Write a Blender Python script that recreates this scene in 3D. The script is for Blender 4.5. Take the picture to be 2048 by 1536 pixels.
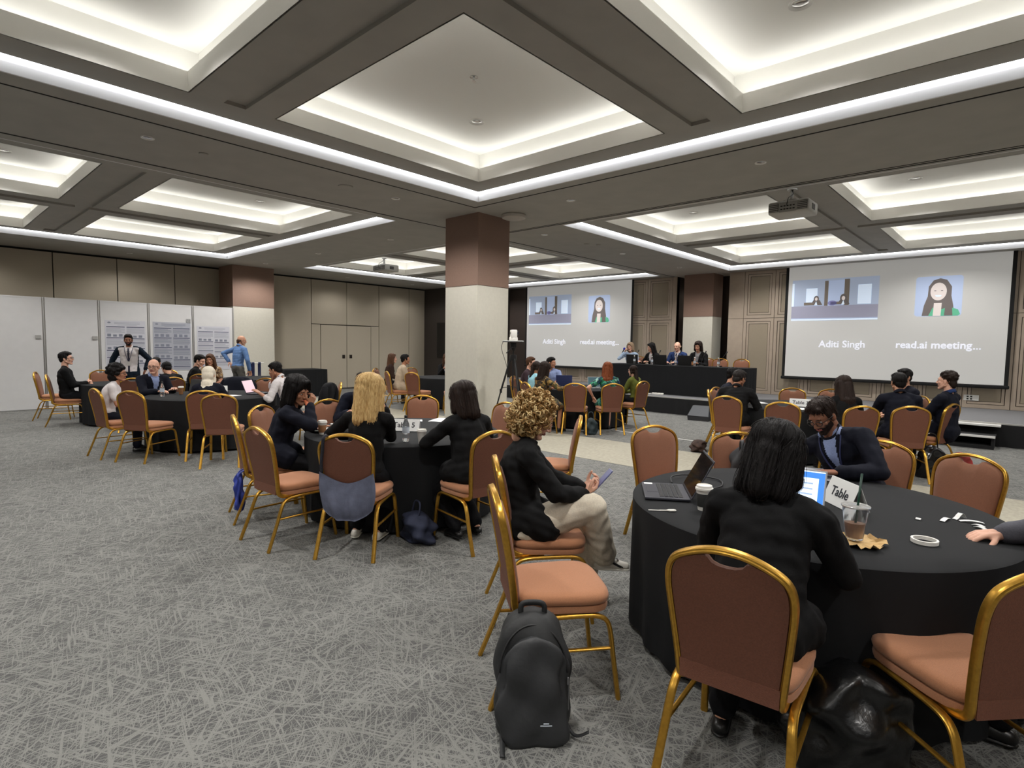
import bpy, bmesh, math, random
import numpy as np
from mathutils import Vector, Matrix
random.seed(7); RNG = np.random.default_rng(11)
for o in list(bpy.data.objects): bpy.data.objects.remove(o, do_unlink=True)
SC = bpy.context.scene
COL = SC.collection

# ---------------------------------------------------------------- camera, world, exposure
def _cam_axes(yaw, pitch, roll):
    cy, sy, cp, sp = math.cos(yaw), math.sin(yaw), math.cos(pitch), math.sin(pitch)
    f = Vector((-sy*cp, cy*cp, -sp)); r = Vector((cy, sy, 0)); u = r.cross(f)
    cr, sr = math.cos(roll), math.sin(roll)
    return r*cr + u*sr, u*cr - r*sr, f
_r, _u, _f = _cam_axes(0.74047557, 0.06840229, 0.01565229)
cd = bpy.data.cameras.new('camera'); cam = bpy.data.objects.new('camera', cd); COL.objects.link(cam)
cd.sensor_width = 36.0; cd.lens = 1131.43/2048*36.0; cd.clip_start = .05; cd.clip_end = 100
_m = Matrix((_r, _u, -_f)).transposed().to_4x4(); _m.translation = (0, 0, 1.6); cam.matrix_world = _m
SC.camera = cam
w = bpy.data.worlds.new('world'); SC.world = w; w.use_nodes = True
w.node_tree.nodes['Background'].inputs[0].default_value = (.5, .5, .5, 1)
w.node_tree.nodes['Background'].inputs[1].default_value = .05
SC.view_settings.view_transform = 'Standard'; SC.view_settings.look = 'None'
SC.view_settings.gamma = 1; SC.view_settings.use_curve_mapping = False
SC.view_settings.exposure = 0.22
COFFER_E, SLOT_E, SPOT_W = 5.3, 6.2, 235.0

# ---------------------------------------------------------------- helpers
def lin(c):
    c = [x/255.0 for x in c]
    return tuple(x/12.92 if x <= .04045 else ((x+.055)/1.055)**2.4 for x in c)
MATS = {}
def mat(name, col, rough=.6, metal=0.0, var=.0, vscale=40, bump=0.0, bscale=200, stretch=(1, 1, 1), emit=0.0, spec=.5, trans=0.0, alpha=1.0, sheen=0.0, coat=0.0):
    if name in MATS: return MATS[name]
    m = bpy.data.materials.new(name); m.use_nodes = True; MATS[name] = m
    nt = m.node_tree; N = nt.nodes; L = nt.links; b = N['Principled BSDF']
    c = (*lin(col), 1)
    b.inputs['Base Color'].default_value = c
    b.inputs['Roughness'].default_value = rough; b.inputs['Metallic'].default_value = metal
    b.inputs['Specular IOR Level'].default_value = spec
    b.inputs['Transmission Weight'].default_value = trans; b.inputs['Alpha'].default_value = alpha
    b.inputs['Sheen Weight'].default_value = sheen; b.inputs['Coat Weight'].default_value = coat
    if emit:
        b.inputs['Emission Color'].default_value = c; b.inputs['Emission Strength'].default_value = emit
    if var or bump:
        tc = N.new('ShaderNodeTexCoord'); mp = N.new('ShaderNodeMapping'); mp.inputs['Scale'].default_value = stretch
        L.new(tc.outputs['Object'], mp.inputs['Vector'])
    if var:
        nz = N.new('ShaderNodeTexNoise'); nz.inputs['Scale'].default_value = vscale; nz.inputs['Detail'].default_value = 5
        L.new(mp.outputs[0], nz.inputs['Vector'])
        cr = N.new('ShaderNodeValToRGB')
        cr.color_ramp.elements[0].position = .3; cr.color_ramp.elements[1].position = .7
        cr.color_ramp.elements[0].color = tuple(x*(1-var) for x in c[:3])+(1,)
        cr.color_ramp.elements[1].color = tuple(min(1, x*(1+var)) for x in c[:3])+(1,)
        L.new(nz.outputs['Fac'], cr.inputs['Fac']); L.new(cr.outputs[0], b.inputs['Base Color'])
    if bump:
        n2 = N.new('ShaderNodeTexNoise'); n2.inputs['Scale'].default_value = bscale; n2.inputs['Detail'].default_value = 3
        L.new(mp.outputs[0], n2.inputs['Vector'])
        bp = N.new('ShaderNodeBump'); bp.inputs['Strength'].default_value = bump; bp.inputs['Distance'].default_value = .004
        L.new(n2.outputs['Fac'], bp.inputs['Height']); L.new(bp.outputs[0], b.inputs['Normal'])
    return m

class MB:
    """collects shapes for one mesh"""
    def __init__(s): s.v = []; s.f = []; s.m = []
    def add(s, vs, fs, mi=0):
        o = len(s.v); s.v += [tuple(map(float, p)) for p in vs]; s.f += [tuple(i+o for i in f) for f in fs]; s.m += [mi]*len(fs); return s
    def box(s, c, d, mi=0, rz=0, R=None):
        hx, hy, hz = d[0]/2, d[1]/2, d[2]/2
        vs = [Vector((x, y, z)) for z in (-hz, hz) for x, y in ((-hx, -hy), (hx, -hy), (hx, hy), (-hx, hy))]
        R = R or Matrix.Rotation(rz, 3, 'Z')
        return s.add([R @ v + Vector(c) for v in vs], [(3, 2, 1, 0), (4, 5, 6, 7), (0, 1, 5, 4), (1, 2, 6, 5), (2, 3, 7, 6), (3, 0, 4, 7)], mi)
    def bb(s, x0, x1, y0, y1, z0, z1, mi=0): return s.box(((x0+x1)/2, (y0+y1)/2, (z0+z1)/2), (x1-x0, y1-y0, z1-z0), mi)
    def rbox(s, c, d, r, mi=0, R=None, seg=2):
        bm = bmesh.new(); bmesh.ops.create_cube(bm, size=1)
        bmesh.ops.scale(bm, vec=d, verts=bm.verts)
        bmesh.ops.bevel(bm, geom=bm.edges[:]+bm.verts[:], offset=r, segments=seg, profile=.5, affect='EDGES')
        R = R or Matrix.Identity(3); bm.verts.index_update()
        s.add([R @ v.co + Vector(c) for v in bm.verts], [tuple(v.index for v in f.verts) for f in bm.faces], mi); bm.free(); return s
    def lathe(s, prof, c=(0, 0, 0), n=24, mi=0, R=None, cap=True):
        vs = []; fs = []; R = R or Matrix.Identity(3)
        for r, z in prof:
            for k in range(n):
                a = 2*math.pi*k/n; vs.append(R @ Vector((r*math.cos(a), r*math.sin(a), z)) + Vector(c))
        for i in range(len(prof)-1):
            for k in range(n): fs.append((i*n+k, i*n+(k+1) % n, (i+1)*n+(k+1) % n, (i+1)*n+k))
        if cap: fs += [tuple(range(n))[::-1], tuple(range((len(prof)-1)*n, len(prof)*n))]
        return s.add(vs, fs, mi)
    def tube(s, path, r, n=8, mi=0, closed=False, sec=None, up=None, cap=True):
        P = [Vector(p) for p in path]; k = len(P); rs = r if hasattr(r, '__len__') else [r]*k
        T = []
        for i in range(k):
            a = P[(i-1) % k] if (closed or i > 0) else P[i]; b = P[(i+1) % k] if (closed or i < k-1) else P[i]
            d = (b-a); T.append(d.normalized() if d.length > 1e-9 else Vector((0, 0, 1)))
        u = Vector(up) if up else (Vector((0, 0, 1)) if abs(T[0].z) < .9 else Vector((0, 1, 0)))
        vs = []; fs = []
        sec = sec or [(math.cos(2*math.pi*j/n), math.sin(2*math.pi*j/n)) for j in range(n)]; n = len(sec)
        for i in range(k):
            u = (u - T[i]*u.dot(T[i])); u = u.normalized() if u.length > 1e-6 else T[i].orthogonal().normalized()
            v = T[i].cross(u)
            for a, b in sec: vs.append(P[i] + (u*a + v*b)*rs[i])
        for i in range(k if closed else k-1):
            j = (i+1) % k
            for q in range(n): fs.append((i*n+q, i*n+(q+1) % n, j*n+(q+1) % n, j*n+q))
        if not closed and cap: fs += [tuple(range(n))[::-1], tuple(range((k-1)*n, k*n))]
        return s.add(vs, fs, mi)
    def cap(s, p0, r0, p1, r1, flat=None, n=12, mi=0):
        p0, p1 = Vector(p0), Vector(p1); d = p1-p0
        if d.length < 1e-6: d = Vector((0, 0, 1e-4))
        t = d.normalized(); u = t.orthogonal().normalized(); v = t.cross(u)
        st = []
        for a in (-85, -55, -25, 0): st.append((p0 + t*(r0*math.sin(math.radians(a))), r0*math.cos(math.radians(a)), p0))
        for a in (0, 25, 55, 85): st.append((p1 + t*(r1*math.sin(math.radians(a))), r1*math.cos(math.radians(a)), p1))
        vs = []; fs = []
        for c, r, o in st:
            for k in range(n):
                a = 2*math.pi*k/n; off = (u*math.cos(a)+v*math.sin(a))*r
                if flat:
                    ax, fa = flat; ax = Vector(ax); off = off + ax*(off.dot(ax)*(fa-1))
                vs.append(c+off)
        m = len(st)
        for i in range(m-1):
            for k in range(n): fs.append((i*n+k, i*n+(k+1) % n, (i+1)*n+(k+1) % n, (i+1)*n+k))
        fs += [tuple(range(n))[::-1], tuple(range((m-1)*n, m*n))]
        return s.add(vs, fs, mi)
    def ell(s, c, r, R=None, n=16, m=10, mi=0):
        R = R or Matrix.Identity(3); vs = []; fs = []; c = Vector(c)
        for i in range(m+1):
            t = math.pi*min(max(i/m, .012), .988)
            for k in range(n):
                a = 2*math.pi*k/n
                vs.append(c + R @ Vector((r[0]*math.sin(t)*math.cos(a), r[1]*math.sin(t)*math.sin(a), r[2]*math.cos(t))))
        for i in range(m):
            for k in range(n): fs.append((i*n+k, (i+1)*n+k, (i+1)*n+(k+1) % n, i*n+(k+1) % n))
        fs += [tuple(range(n)), tuple(range(m*n, (m+1)*n))[::-1]]
        return s.add(vs, fs, mi)
    def rings(s, rings, cap0=True, cap1=True, mi=0):
        n = len(rings[0]); vs = [p for r in rings for p in r]; fs = []
        for i in range(len(rings)-1):
            for k in range(n): fs.append((i*n+k, i*n+(k+1) % n, (i+1)*n+(k+1) % n, (i+1)*n+k))
        if cap0: fs.append(tuple(range(n))[::-1])
        if cap1: fs.append(tuple(range((len(rings)-1)*n, len(rings)*n)))
        return s.add(vs, fs, mi)
    def quad(s, a, b, c, d, mi=0): return s.add([a, b, c, d], [(0, 1, 2, 3)], mi)
    def mesh(s, name, mats, smooth=False, angle=None):
        me = bpy.data.meshes.new(name); me.from_pydata(s.v, [], s.f)
        for m in (mats if isinstance(mats, (list, tuple)) else [mats]): me.materials.append(m)
        me.polygons.foreach_set('material_index', s.m)
        if smooth:
            me.polygons.foreach_set('use_smooth', [True]*len(me.polygons))
            if angle: me.set_sharp_from_angle(angle=math.radians(angle))
        me.update(); return me
    def build(s, name, mats, parent=None, smooth=False, angle=None, loc=None, rz=None):
        return link(name, s.mesh(name, mats, smooth, angle), parent, loc, rz)

def link(name, me, parent=None, loc=None, rz=None):
    o = bpy.data.objects.new(name, me); COL.objects.link(o)
    if parent: o.parent = parent
    if loc: o.location = loc
    if rz is not None: o.rotation_euler = (0, 0, rz)
    return o
def tag(o, label=None, cat=None, group=None, kind=None):
    if label: o['label'] = label
    if cat: o['category'] = cat
    if group: o['group'] = group
    if kind: o['kind'] = kind
    return o
def thing(name, label, cat, loc=(0, 0, 0), rz=0, group=None):
    return tag(link(name, None, None, loc, rz), label, cat, group)
def struct(o): o['kind'] = 'structure'; return o
def hrot(h): return math.atan2(-h[0], h[1])
def unit(a, b): d = Vector((b[0]-a[0], b[1]-a[1])); d.normalize(); return (d.x, d.y)
def smooth_path(pts, n=6):
    """catmull-rom through pts"""
    P = [Vector(p) for p in pts]; out = []
    for i in range(len(P)-1):
        p0 = P[max(i-1, 0)]; p1 = P[i]; p2 = P[i+1]; p3 = P[min(i+2, len(P)-1)]
        for k in range(n):
            t = k/n
            out.append(.5*((2*p1)+(p2-p0)*t+(2*p0-5*p1+4*p2-p3)*t*t+(3*p1-p0-3*p2+p3)*t**3))
    return out+[P[-1]]
# ---------------------------------------------------------------- materials of the room
M_soffit = mat('soffit_paint', (166, 163, 156), .85, var=.05, vscale=3)
M_fascia = mat('fascia_white', (232, 231, 232), .7)
M_coffer = mat('coffer_white', (238, 237, 232), .8)
M_band = mat('coffer_band', (240, 238, 233), .8)
M_dark = mat('dark_gap', (20, 18, 17), .9)
M_part = mat('partition_fabric', (180, 170, 152), .9, var=.06, vscale=300, bump=.15, bscale=600)
M_booth = mat('booth_white', (218, 217, 217), .55, var=.02, vscale=6)
M_alu = mat('aluminium', (165, 163, 160), .4, metal=.7)
M_colb = mat('column_brown_leather', (134, 108, 94), .7, var=.05, vscale=60, bump=.1, bscale=300)
M_colw = mat('column_cream_leather', (205, 201, 188), .65, var=.03, vscale=20)
M_taupe = mat('stage_wall_taupe', (172, 157, 141), .7, var=.04, vscale=8)
M_taupe2 = mat('stage_wall_inlay', (154, 142, 124), .85, var=.06, vscale=200)
M_dkbrown = mat('dark_brown_wall', (58, 47, 41), .7)
M_skirt = mat('black_skirt', (16, 16, 18), .9)
M_chrome = mat('chrome', (200, 200, 200), .2, metal=1)
M_stagecarpet = mat('stage_carpet', (112, 112, 114), .95, var=.15, vscale=90, bump=.4, bscale=300)
M_whitetrim = mat('white_trim', (225, 224, 220), .5)

def led(name, col, e):
    m = bpy.data.materials.new(name); m.use_nodes = True; nt = m.node_tree; nt.nodes.clear()
    em = nt.nodes.new('ShaderNodeEmission'); em.inputs[0].default_value = (*col, 1); em.inputs[1].default_value = e
    o = nt.nodes.new('ShaderNodeOutputMaterial'); nt.links.new(em.outputs[0], o.inputs[0]); return m
M_ledc = led('coffer_led', (1, .985, .95), COFFER_E)
M_leds = led('slot_led', (.93, .96, 1), SLOT_E)
M_ledw = led('warm_shelf_light', (1, .86, .7), 1.2)

def carpet():
    m = bpy.data.materials.new('carpet_grey_hatched'); m.use_nodes = True; nt = m.node_tree; N = nt.nodes; L = nt.links
    b = N['Principled BSDF']; b.inputs['Roughness'].default_value = .95; b.inputs['Specular IOR Level'].default_value = .1
    tc = N.new('ShaderNodeTexCoord')
    wn = N.new('ShaderNodeTexNoise'); wn.inputs['Scale'].default_value = 1.1; L.new(tc.outputs['Object'], wn.inputs['Vector'])
    sc = N.new('ShaderNodeVectorMath'); sc.operation = 'SCALE'; sc.inputs['Scale'].default_value = .16; L.new(wn.outputs['Color'], sc.inputs[0])
    ad = N.new('ShaderNodeVectorMath'); ad.operation = 'ADD'; L.new(tc.outputs['Object'], ad.inputs[0]); L.new(sc.outputs[0], ad.inputs[1])
    def lines(ang, sx, sy, wd_, off):
        # long thin pale threads running one way
        vr = N.new('ShaderNodeVectorRotate'); vr.rotation_type = 'Z_AXIS'; vr.inputs['Angle'].default_value = math.radians(ang); L.new(ad.outputs[0], vr.inputs['Vector'])
        mp = N.new('ShaderNodeMapping'); mp.inputs['Scale'].default_value = (sx, sy, 1); mp.inputs['Location'].default_value = (off, off*1.7, off); L.new(vr.outputs[0], mp.inputs['Vector'])
        nz = N.new('ShaderNodeTexNoise'); nz.inputs['Scale'].default_value = 1; nz.inputs['Detail'].default_value = 1; L.new(mp.outputs[0], nz.inputs['Vector'])
        sb = N.new('ShaderNodeMath'); sb.operation = 'SUBTRACT'; sb.inputs[1].default_value = .5; L.new(nz.outputs['Fac'], sb.inputs[0])
        ab = N.new('ShaderNodeMath'); ab.operation = 'ABSOLUTE'; L.new(sb.outputs[0], ab.inputs[0])
        mr = N.new('ShaderNodeMapRange'); mr.inputs[1].default_value = wd_; mr.inputs[2].default_value = wd_*.25; L.new(ab.outputs[0], mr.inputs[0])
        return mr.outputs[0]
    acc = None
    for q_ in ((12, 2.2, 44, .032, 0), (38, 2.6, 52, .034, 3.1), (74, 2.2, 46, .032, 7.7), (112, 2.4, 50, .036, 11.3), (150, 2.0, 42, .034, 17.9)):
        l_ = lines(*q_)
        if acc is None: acc = l_
        else:
            mx = N.new('ShaderNodeMath'); mx.operation = 'MAXIMUM'; L.new(acc, mx.inputs[0]); L.new(l_, mx.inputs[1]); acc = mx.outputs[0]
    cr = N.new('ShaderNodeValToRGB'); cr.color_ramp.elements[0].color = (*lin((88, 88, 87)), 1); cr.color_ramp.elements[1].color = (*lin((130, 130, 126)), 1)
    L.new(acc, cr.inputs[0])
    fn = N.new('ShaderNodeTexNoise'); fn.inputs['Scale'].default_value = 260; fn.inputs['Detail'].default_value = 2; L.new(tc.outputs['Object'], fn.inputs['Vector'])
    mr = N.new('ShaderNodeMapRange'); mr.inputs[3].default_value = .72; mr.inputs[4].default_value = 1.28; L.new(fn.outputs['Fac'], mr.inputs[0])
    ml = N.new('ShaderNodeVectorMath'); ml.operation = 'SCALE'; L.new(cr.outputs[0], ml.inputs[0]); L.new(mr.outputs[0], ml.inputs['Scale'])
    L.new(ml.outputs[0], b.inputs['Base Color'])
    bp = N.new('ShaderNodeBump'); bp.inputs['Strength'].default_value = .5; bp.inputs['Distance'].default_value = .006
    L.new(fn.outputs['Fac'], bp.inputs['Height']); L.new(bp.outputs[0], b.inputs['Normal'])
    return m
M_carpet = carpet()
M_beige = mat('beige_carpet', (156, 151, 136), .95, var=.12, vscale=25, bump=.4, bscale=260, stretch=(1, .5, 1))

# ---------------------------------------------------------------- floor
XL, XR, YF, YB, ZC = -17.45, 6.6, -6.6, 15.8, 3.70
fl = struct(MB().bb(XL-.3, XR+.3, YF-.3, YB+.9, -.2, 0).build('floor', M_carpet))
struct(MB().bb(XL, XR, 6.62, 8.22, 0.0005, .004).build('carpet_band', M_beige, fl))

# ---------------------------------------------------------------- ceiling: soffits, coffers, light slots
cl = struct(MB().bb(XL-.3, XR+.3, YF-.3, YB+.9, 4.6, 4.7).build('ceiling', M_soffit))
BX = [(-15.40, -8.15), (-6.14, 4.65)]; BY = [(-4.90, 5.92), (7.95, 15.31)]
CX = [[(-15.03, -12.29), (-11.49, -8.76)], [(-5.65, -2.92), (-2.12, .61), (1.41, 4.14)]]
CY = [[(-4.40, -1.67), (-.87, 1.86), (2.66, 5.45)], [(8.53, 11.26), (12.06, 14.80)]]
sm = MB()
xs = [XL-.1, BX[0][0], BX[0][1], BX[1][0], BX[1][1], XR+.1]; ys = [YF-.1, BY[0][0], BY[0][1], BY[1][0], BY[1][1], YB+.8]
for i in range(5):
    for j in range(5):
        if i in (1, 3) and j in (1, 3): continue
        sm.bb(xs[i], xs[i+1], ys[j], ys[j+1], ZC, 4.62)
struct(sm.build('ceiling_beam', M_soffit, cl))
def bay(bx, by, cxs, cys):
    x0, x1, y0, y1 = *bx, *by
    f = MB(); l = MB()   # white board around the slot and the led band above it
    for (a, b, c, d) in ((x0, x0+.02, y0, y1), (x1-.02, x1, y0, y1), (x0, x1, y0, y0+.02), (x0, x1, y1-.02, y1)):
        f.bb(a, b, c, d, ZC-.003, 3.785)
    for (a, b, c, d) in ((x0, x0+.006, y0, y1), (x1-.006, x1, y0, y1), (x0, x1, y0, y0+.006), (x0, x1, y1-.006, y1)):
        f.bb(a, b, c, d, 3.785, 4.3); 
    for (a, b, c, d) in ((x0+.006, x0+.012, y0, y1), (x1-.012, x1-.006, y0, y1), (x0, x1, y0+.006, y0+.012), (x0, x1, y1-.012, y1-.006)):
        l.bb(a, b, c, d, 3.80, 3.87)
    q_ = .118   # unseen second strip added on the panel edge to brighten the white board
    for (a, b, c, d) in ((x0+q_-.004, x0+q_, y0+.2, y1-.2), (x1-q_, x1-q_+.004, y0+.2, y1-.2), (x0+.2, x1-.2, y0+q_-.004, y0+q_), (x0+.2, x1-.2, y1-q_, y1-q_+.004)): l.bb(a, b, c, d, 3.84, 3.88)
    struct(f.build('slot_fascia', M_fascia, cl)); struct(l.build('slot_led_band', M_leds, cl))
    g = .12; zp = 3.80
    def brk(lo, hi, cs):
        B = [(lo+g, cs[0][0], 'p')]
        for k, (a, b) in enumerate(cs):
            B.append((a, b, 'c'))
            if k < len(cs)-1:
                m = (b+cs[k+1][0])/2; B += [(b, m-.1, 'p'), (m-.1, m+.1, 'g'), (m+.1, cs[k+1][0], 'p')]
        return B+[(cs[-1][1], hi-g, 'p')]
    X, Y = brk(x0, x1, cxs), brk(y0, y1, cys); p = MB()
    def Z(i, j):
        if not (0 <= i < len(X) and 0 <= j < len(Y)): return 3.97
        a, b = X[i][2], Y[j][2]
        if a == 'c' and b == 'c': return None
        return zp+.035 if 'g' in (a, b) and 0 < i < len(X)-1 and 0 < j < len(Y)-1 else zp
    for i, (xa, xb, _) in enumerate(X):
        for j, (ya, yb, _) in enumerate(Y):
            z = Z(i, j)
            if z is None: continue
            p.quad((xa, ya, z), (xa, yb, z), (xb, yb, z), (xb, ya, z))
            for di, dj, e in ((-1, 0, ((xa, ya), (xa, yb))), (1, 0, ((xb, yb), (xb, ya))), (0, -1, ((xb, ya), (xa, ya))), (0, 1, ((xa, yb), (xb, yb)))):
                zn = Z(i+di, j+dj)
                if zn is None or zn <= z: continue
                p.quad((*e[0], z), (*e[1], z), (*e[1], zn), (*e[0], zn))
    struct(p.build('ceiling_panel', M_soffit, cl))
    for cx in cxs:
        for cy in cys: coffer(*cx, *cy, zp)
COF = {}
def coffer(x0, x1, y0, y1, zp):
    k = (round(x1-x0, 2), round(y1-y0, 2))
    if k not in COF:
        W, D = k; b = MB(); t = .014; z1 = 3.955-zp; o = .14; z2 = 4.22-zp
        for (a, bb, c, d) in ((-t, 0, -t, D+t), (W, W+t, -t, D+t), (0, W, -t, 0), (0, W, D, D+t)):
            b.bb(a, bb, c, d, 0, z1+.02)
        u = MB()
        for (a, bb, c, d) in ((-o-.02, -t, -o-.02, D+o+.02), (W+t, W+o+.02, -o-.02, D+o+.02), (-t, W+t, -o-.02, -t), (-t, W+t, D+t, D+o+.02)):
            u.bb(a, bb, c, d, z1-.02, z1)
        for (a, bb, c, d) in ((-o-.02, -o, -o, D+o), (W+o, W+o+.02, -o, D+o), (-o-.02, W+o+.02, -o-.02, -o), (-o-.02, W+o+.02, D+o, D+o+.02)):
            u.bb(a, bb, c, d, z1-.02, z2)
        u.bb(-o-.02, W+o+.02, -o-.02, D+o+.02, z2, z2+.02)
        l = MB()
        for (a, bb, c, d) in ((-.10, -.04, 0, D), (W+.04, W+.10, 0, D), (0, W, -.10, -.04), (0, W, D+.04, D+.10)): l.bb(a, bb, c, d, z1+.001, z1+.008)
        dl = MB().lathe([(.055, 0), (.085, -.012), (.088, -.004), (.088, 0)], cap=False).lathe([(.06, 0), (.055, -.004), (.02, -.007)], mi=1)
        sp = MB().lathe([(.04, 0), (.04, -.006), (.012, -.01), (.012, -.04), (.02, -.042)])
        COF[k] = (b.mesh('band', M_band), u.mesh('coffer', M_coffer), l.mesh('led_strip', M_ledc), dl.mesh('downlight', [M_whitetrim, M_chrome], True, 40), sp.mesh('sprinkler', M_chrome, True, 40))
    b, u, l, dl, sp = COF[k]
    e = struct(link('ceiling_coffer', u, cl, (x0, y0, zp)))
    link('coffer_band', b, e); link('led_strip', l, e)
    link('downlight', dl, e, (.68, y1-y0-.70, 4.22-zp)); link('sprinkler', sp, e, ((x1-x0)/2+.1, (y1-y0)/2-.1, 4.22-zp))
    lamp((x0+.68, y1-.70, 4.195), SPOT_W)  # spot added at the dull coffer fitting to light tables and floor
def lamp(p, wt, cone=132):
    d = bpy.data.lights.new('downlight_lamp', 'SPOT'); d.energy = wt; d.spot_size = math.radians(cone); d.spot_blend = .6; d.shadow_soft_size = .10; d.color = (1, .975, .945)
    o = bpy.data.objects.new('downlight_lamp', d); COL.objects.link(o); o.location = p; o.parent = cl
for bx, cxs in zip(BX, CX):
    for by, cys in zip(BY, CY): bay(bx, by, cxs, cys)
# downlights and details let into the beams
dlm = MB().lathe([(.04, .0), (.062, -.008), (.065, 0)], cap=False).lathe([(.045, -.001), (.03, -.003)], mi=1).mesh('beam_downlight', [M_whitetrim, M_chrome], True, 40)
for x, y in [(-6.92, 1.88), (-6.92, 5.01), (-6.92, -1.2), (-2.37, 6.69), (-5.02, 6.69), (.3, 6.69), (3.0, 6.69), (-6.92, 8.42), (-6.92, 11.2), (-6.92, 14.0), (-9.7, 6.9), (-12.6, 6.9), (-15.4, 6.9), (-16.4, 1.0), (-16.4, 4.0), (-16.4, 10.0), (-16.4, 12.6)]:
    struct(link('beam_downlight', dlm, cl, (x, y, ZC-.001))); lamp((x, y, ZC-.02), SPOT_W*(.75 if x > -16 else .25), 152)
tr = MB()
tr.bb(-6.43, -6.41, YF, 6.13, ZC-.004, ZC+.01).bb(-6.43, XR, 6.11, 6.13, ZC-.004, ZC+.01)
tr.bb(-7.95, -7.92, YF, YB, ZC-.004, ZC+.01).bb(-7.9, XR, 7.86, 7.885, ZC-.004, ZC+.01).bb(-7.9, XR, 7.80, 7.815, ZC-.004, ZC+.01)
struct(tr.build('trim_1', M_dark, cl))
for x, y, r in [(-7.0, 2.45, .05), (-6.93, 4.2, .10), (-6.85, 9.7, .06), (-6.7, 9.9, .05)]:
    struct(MB().lathe([(r, 0), (r*.95, -.012), (r*.5, -.02)], (x, y, ZC)).build('smoke_detector', M_soffit, cl, True, 40))
ap = MB().lathe([(.19, .02), (.20, 0), (.19, -.035), (.15, -.05)], (-6.28, 6.85, ZC-.02), 32).build('ceiling_speaker', mat('speaker_grey', (186, 180, 172), .6), cl, True, 40); struct(ap)

# ---------------------------------------------------------------- columns
def column(name, x0, x1, y0, y1, zs, z0=0):
    o = struct(MB().bb(x0, x1, y0, y1, z0, zs).build(name, M_colw))
    struct(MB().bb(x0-.004, x1+.004, y0-.004, y1+.004, zs, ZC).build('upper_cladding', M_colb, o))
    m = MB(); xm, ym = (x0+x1)/2, (y0+y1)/2
    m.bb(x0-.002, x1+.002, y0-.002, y1+.002, zs-.006, zs+.002)
    struct(m.build('cladding_joint', M_dkbrown, o)); return o
column('column', -7.37, -6.59, 6.36, 7.08, 2.56)
column('column', -17.3, -16.35, 6.40, 7.55, 2.56)
column('column', -7.52, -6.65, 15.58, 16.2, 2.50)

# ---------------------------------------------------------------- left wall: movable partition
wl = struct(MB().bb(XL-.25, XL-.05, YF-.3, 14.2, 0, ZC+.1).build('wall_left', M_dark))
seams = [2.67-1.317*k for k in range(7, 0, -1)]+[2.67, 3.97, 5.30, 6.62, 7.95, 9.30, 10.60, 11.91, 13.25, 14.0]
G = .011
def wpan(y0, y1, z0, z1, name='wall_panel', par=None):
    o = struct(MB().box((0, 0, 0), (.05, y1-y0-2*G, z1-z0)).build(name, M_part, par or wl, loc=(XL-.025, (y0+y1)/2, (z0+z1)/2))); return o
for a, b in zip(seams[:-1], seams[1:]):
    if a in (9.30, 10.60): wpan(a, b, 2.21, ZC-.05)
    else: wpan(a, b, .02, ZC-.05)
wpan(9.30, 9.62, .02, 2.19); wpan(11.57, 11.91, .02, 2.19)
for k, (a, b, hy) in enumerate(((9.62, 10.60, 10.47), (10.60, 11.57, 10.75))):
    d = struct(MB().box((0, 0, 0), (.05, b-a-2*G, 2.16)).build('door_%d' % (k+1), M_part, None, loc=(XL-.023, (a+b)/2, 1.10)))
    MB().rbox((.03, hy-(a+b)/2, .02), (.02, .10, .12), .006).build('door_pull', mat('pull_dark', (48, 42, 38), .4, metal=.6), d)
struct(MB().bb(XL, XL+.02, YF, 14, 0, .05).build('baseboard_left', mat('baseboard_dark', (58, 54, 50), .6)))
# dark return wall in the corner and the other walls
wd = struct(MB().bb(XL-.3, -14.6, 14.0, 14.12, 0, ZC).bb(-14.72, -14.6, 14.0, YB+.1, 0, ZC).build('wall_corner', mat('wall_corner_dark', (60, 53, 48), .75)))
struct(MB().rbox((-16.35, 13.985, 1.75), (.62, .05, 1.3), .01).build('wall_display', mat('display_black', (16, 16, 17), .3), wd))
struct(MB().bb(XR, XR+.2, YF-.3, YB+.9, 0, ZC+.1).build('wall_right', M_part))
struct(MB().bb(XL-.3, XR+.3, YF-.2, YF, 0, ZC+.1).build('wall_front', M_part))

# ---------------------------------------------------------------- stage wall with moulded panels
ST = .40; SY = 12.70
wb = struct(MB().bb(-14.72, -7.85, YB, YB+.15, 0, ZC+.05).bb(-6.28, XR+.2, YB, YB+.15, 0, ZC+.05).bb(-7.9, -6.2, 16.45, 16.6, 0, ZC+.05).bb(-7.95, -7.85, YB, 16.5, 0, ZC).bb(-6.28, -6.2, YB, 16.5, 0, ZC).build('wall_back', M_dkbrown))
def ring(m, x0, x1, z0, z1, wd_, y0, y1):
    m.bb(x0, x1, y0, y1, z0, z0+wd_).bb(x0, x1, y0, y1, z1-wd_, z1).bb(x0, x0+wd_, y0, y1, z0+wd_, z1-wd_).bb(x1-wd_, x1, y0, y1, z0+wd_, z1-wd_)
PAN = {}
def stage_panel(x0, x1, z0, z1):
    k = (round(x1-x0, 2), round(z1-z0, 2))
    if k not in PAN:
        W, H = k; m = MB()
        ring(m, .006, W-.006, .006, H-.006, .078, -.034, 0); ring(m, .096, W-.096, .096, H-.096, .050, -.022, 0)
        i = MB().bb(.156, W-.156, -.012, -.001, .156, H-.156)
        PAN[k] = (m.mesh('panel_moulding', M_taupe), i.mesh('panel_inlay', M_taupe2))
    a, b = PAN[k]; o = struct(link('wall_panel', a, wb, (x0, YB, z0))); struct(link('panel_inlay', b, o))
ux = [(-5.86+.80*k, -5.06+.80*k) for k in range(15)]+[(-8.80, -7.98)]+[(-9.60-.8*k, -8.80-.8*k) for k in range(6)]
for a, b in ux:
    stage_panel(a, b, ST, 2.43); stage_panel(a, b, 2.43, ZC)
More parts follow.
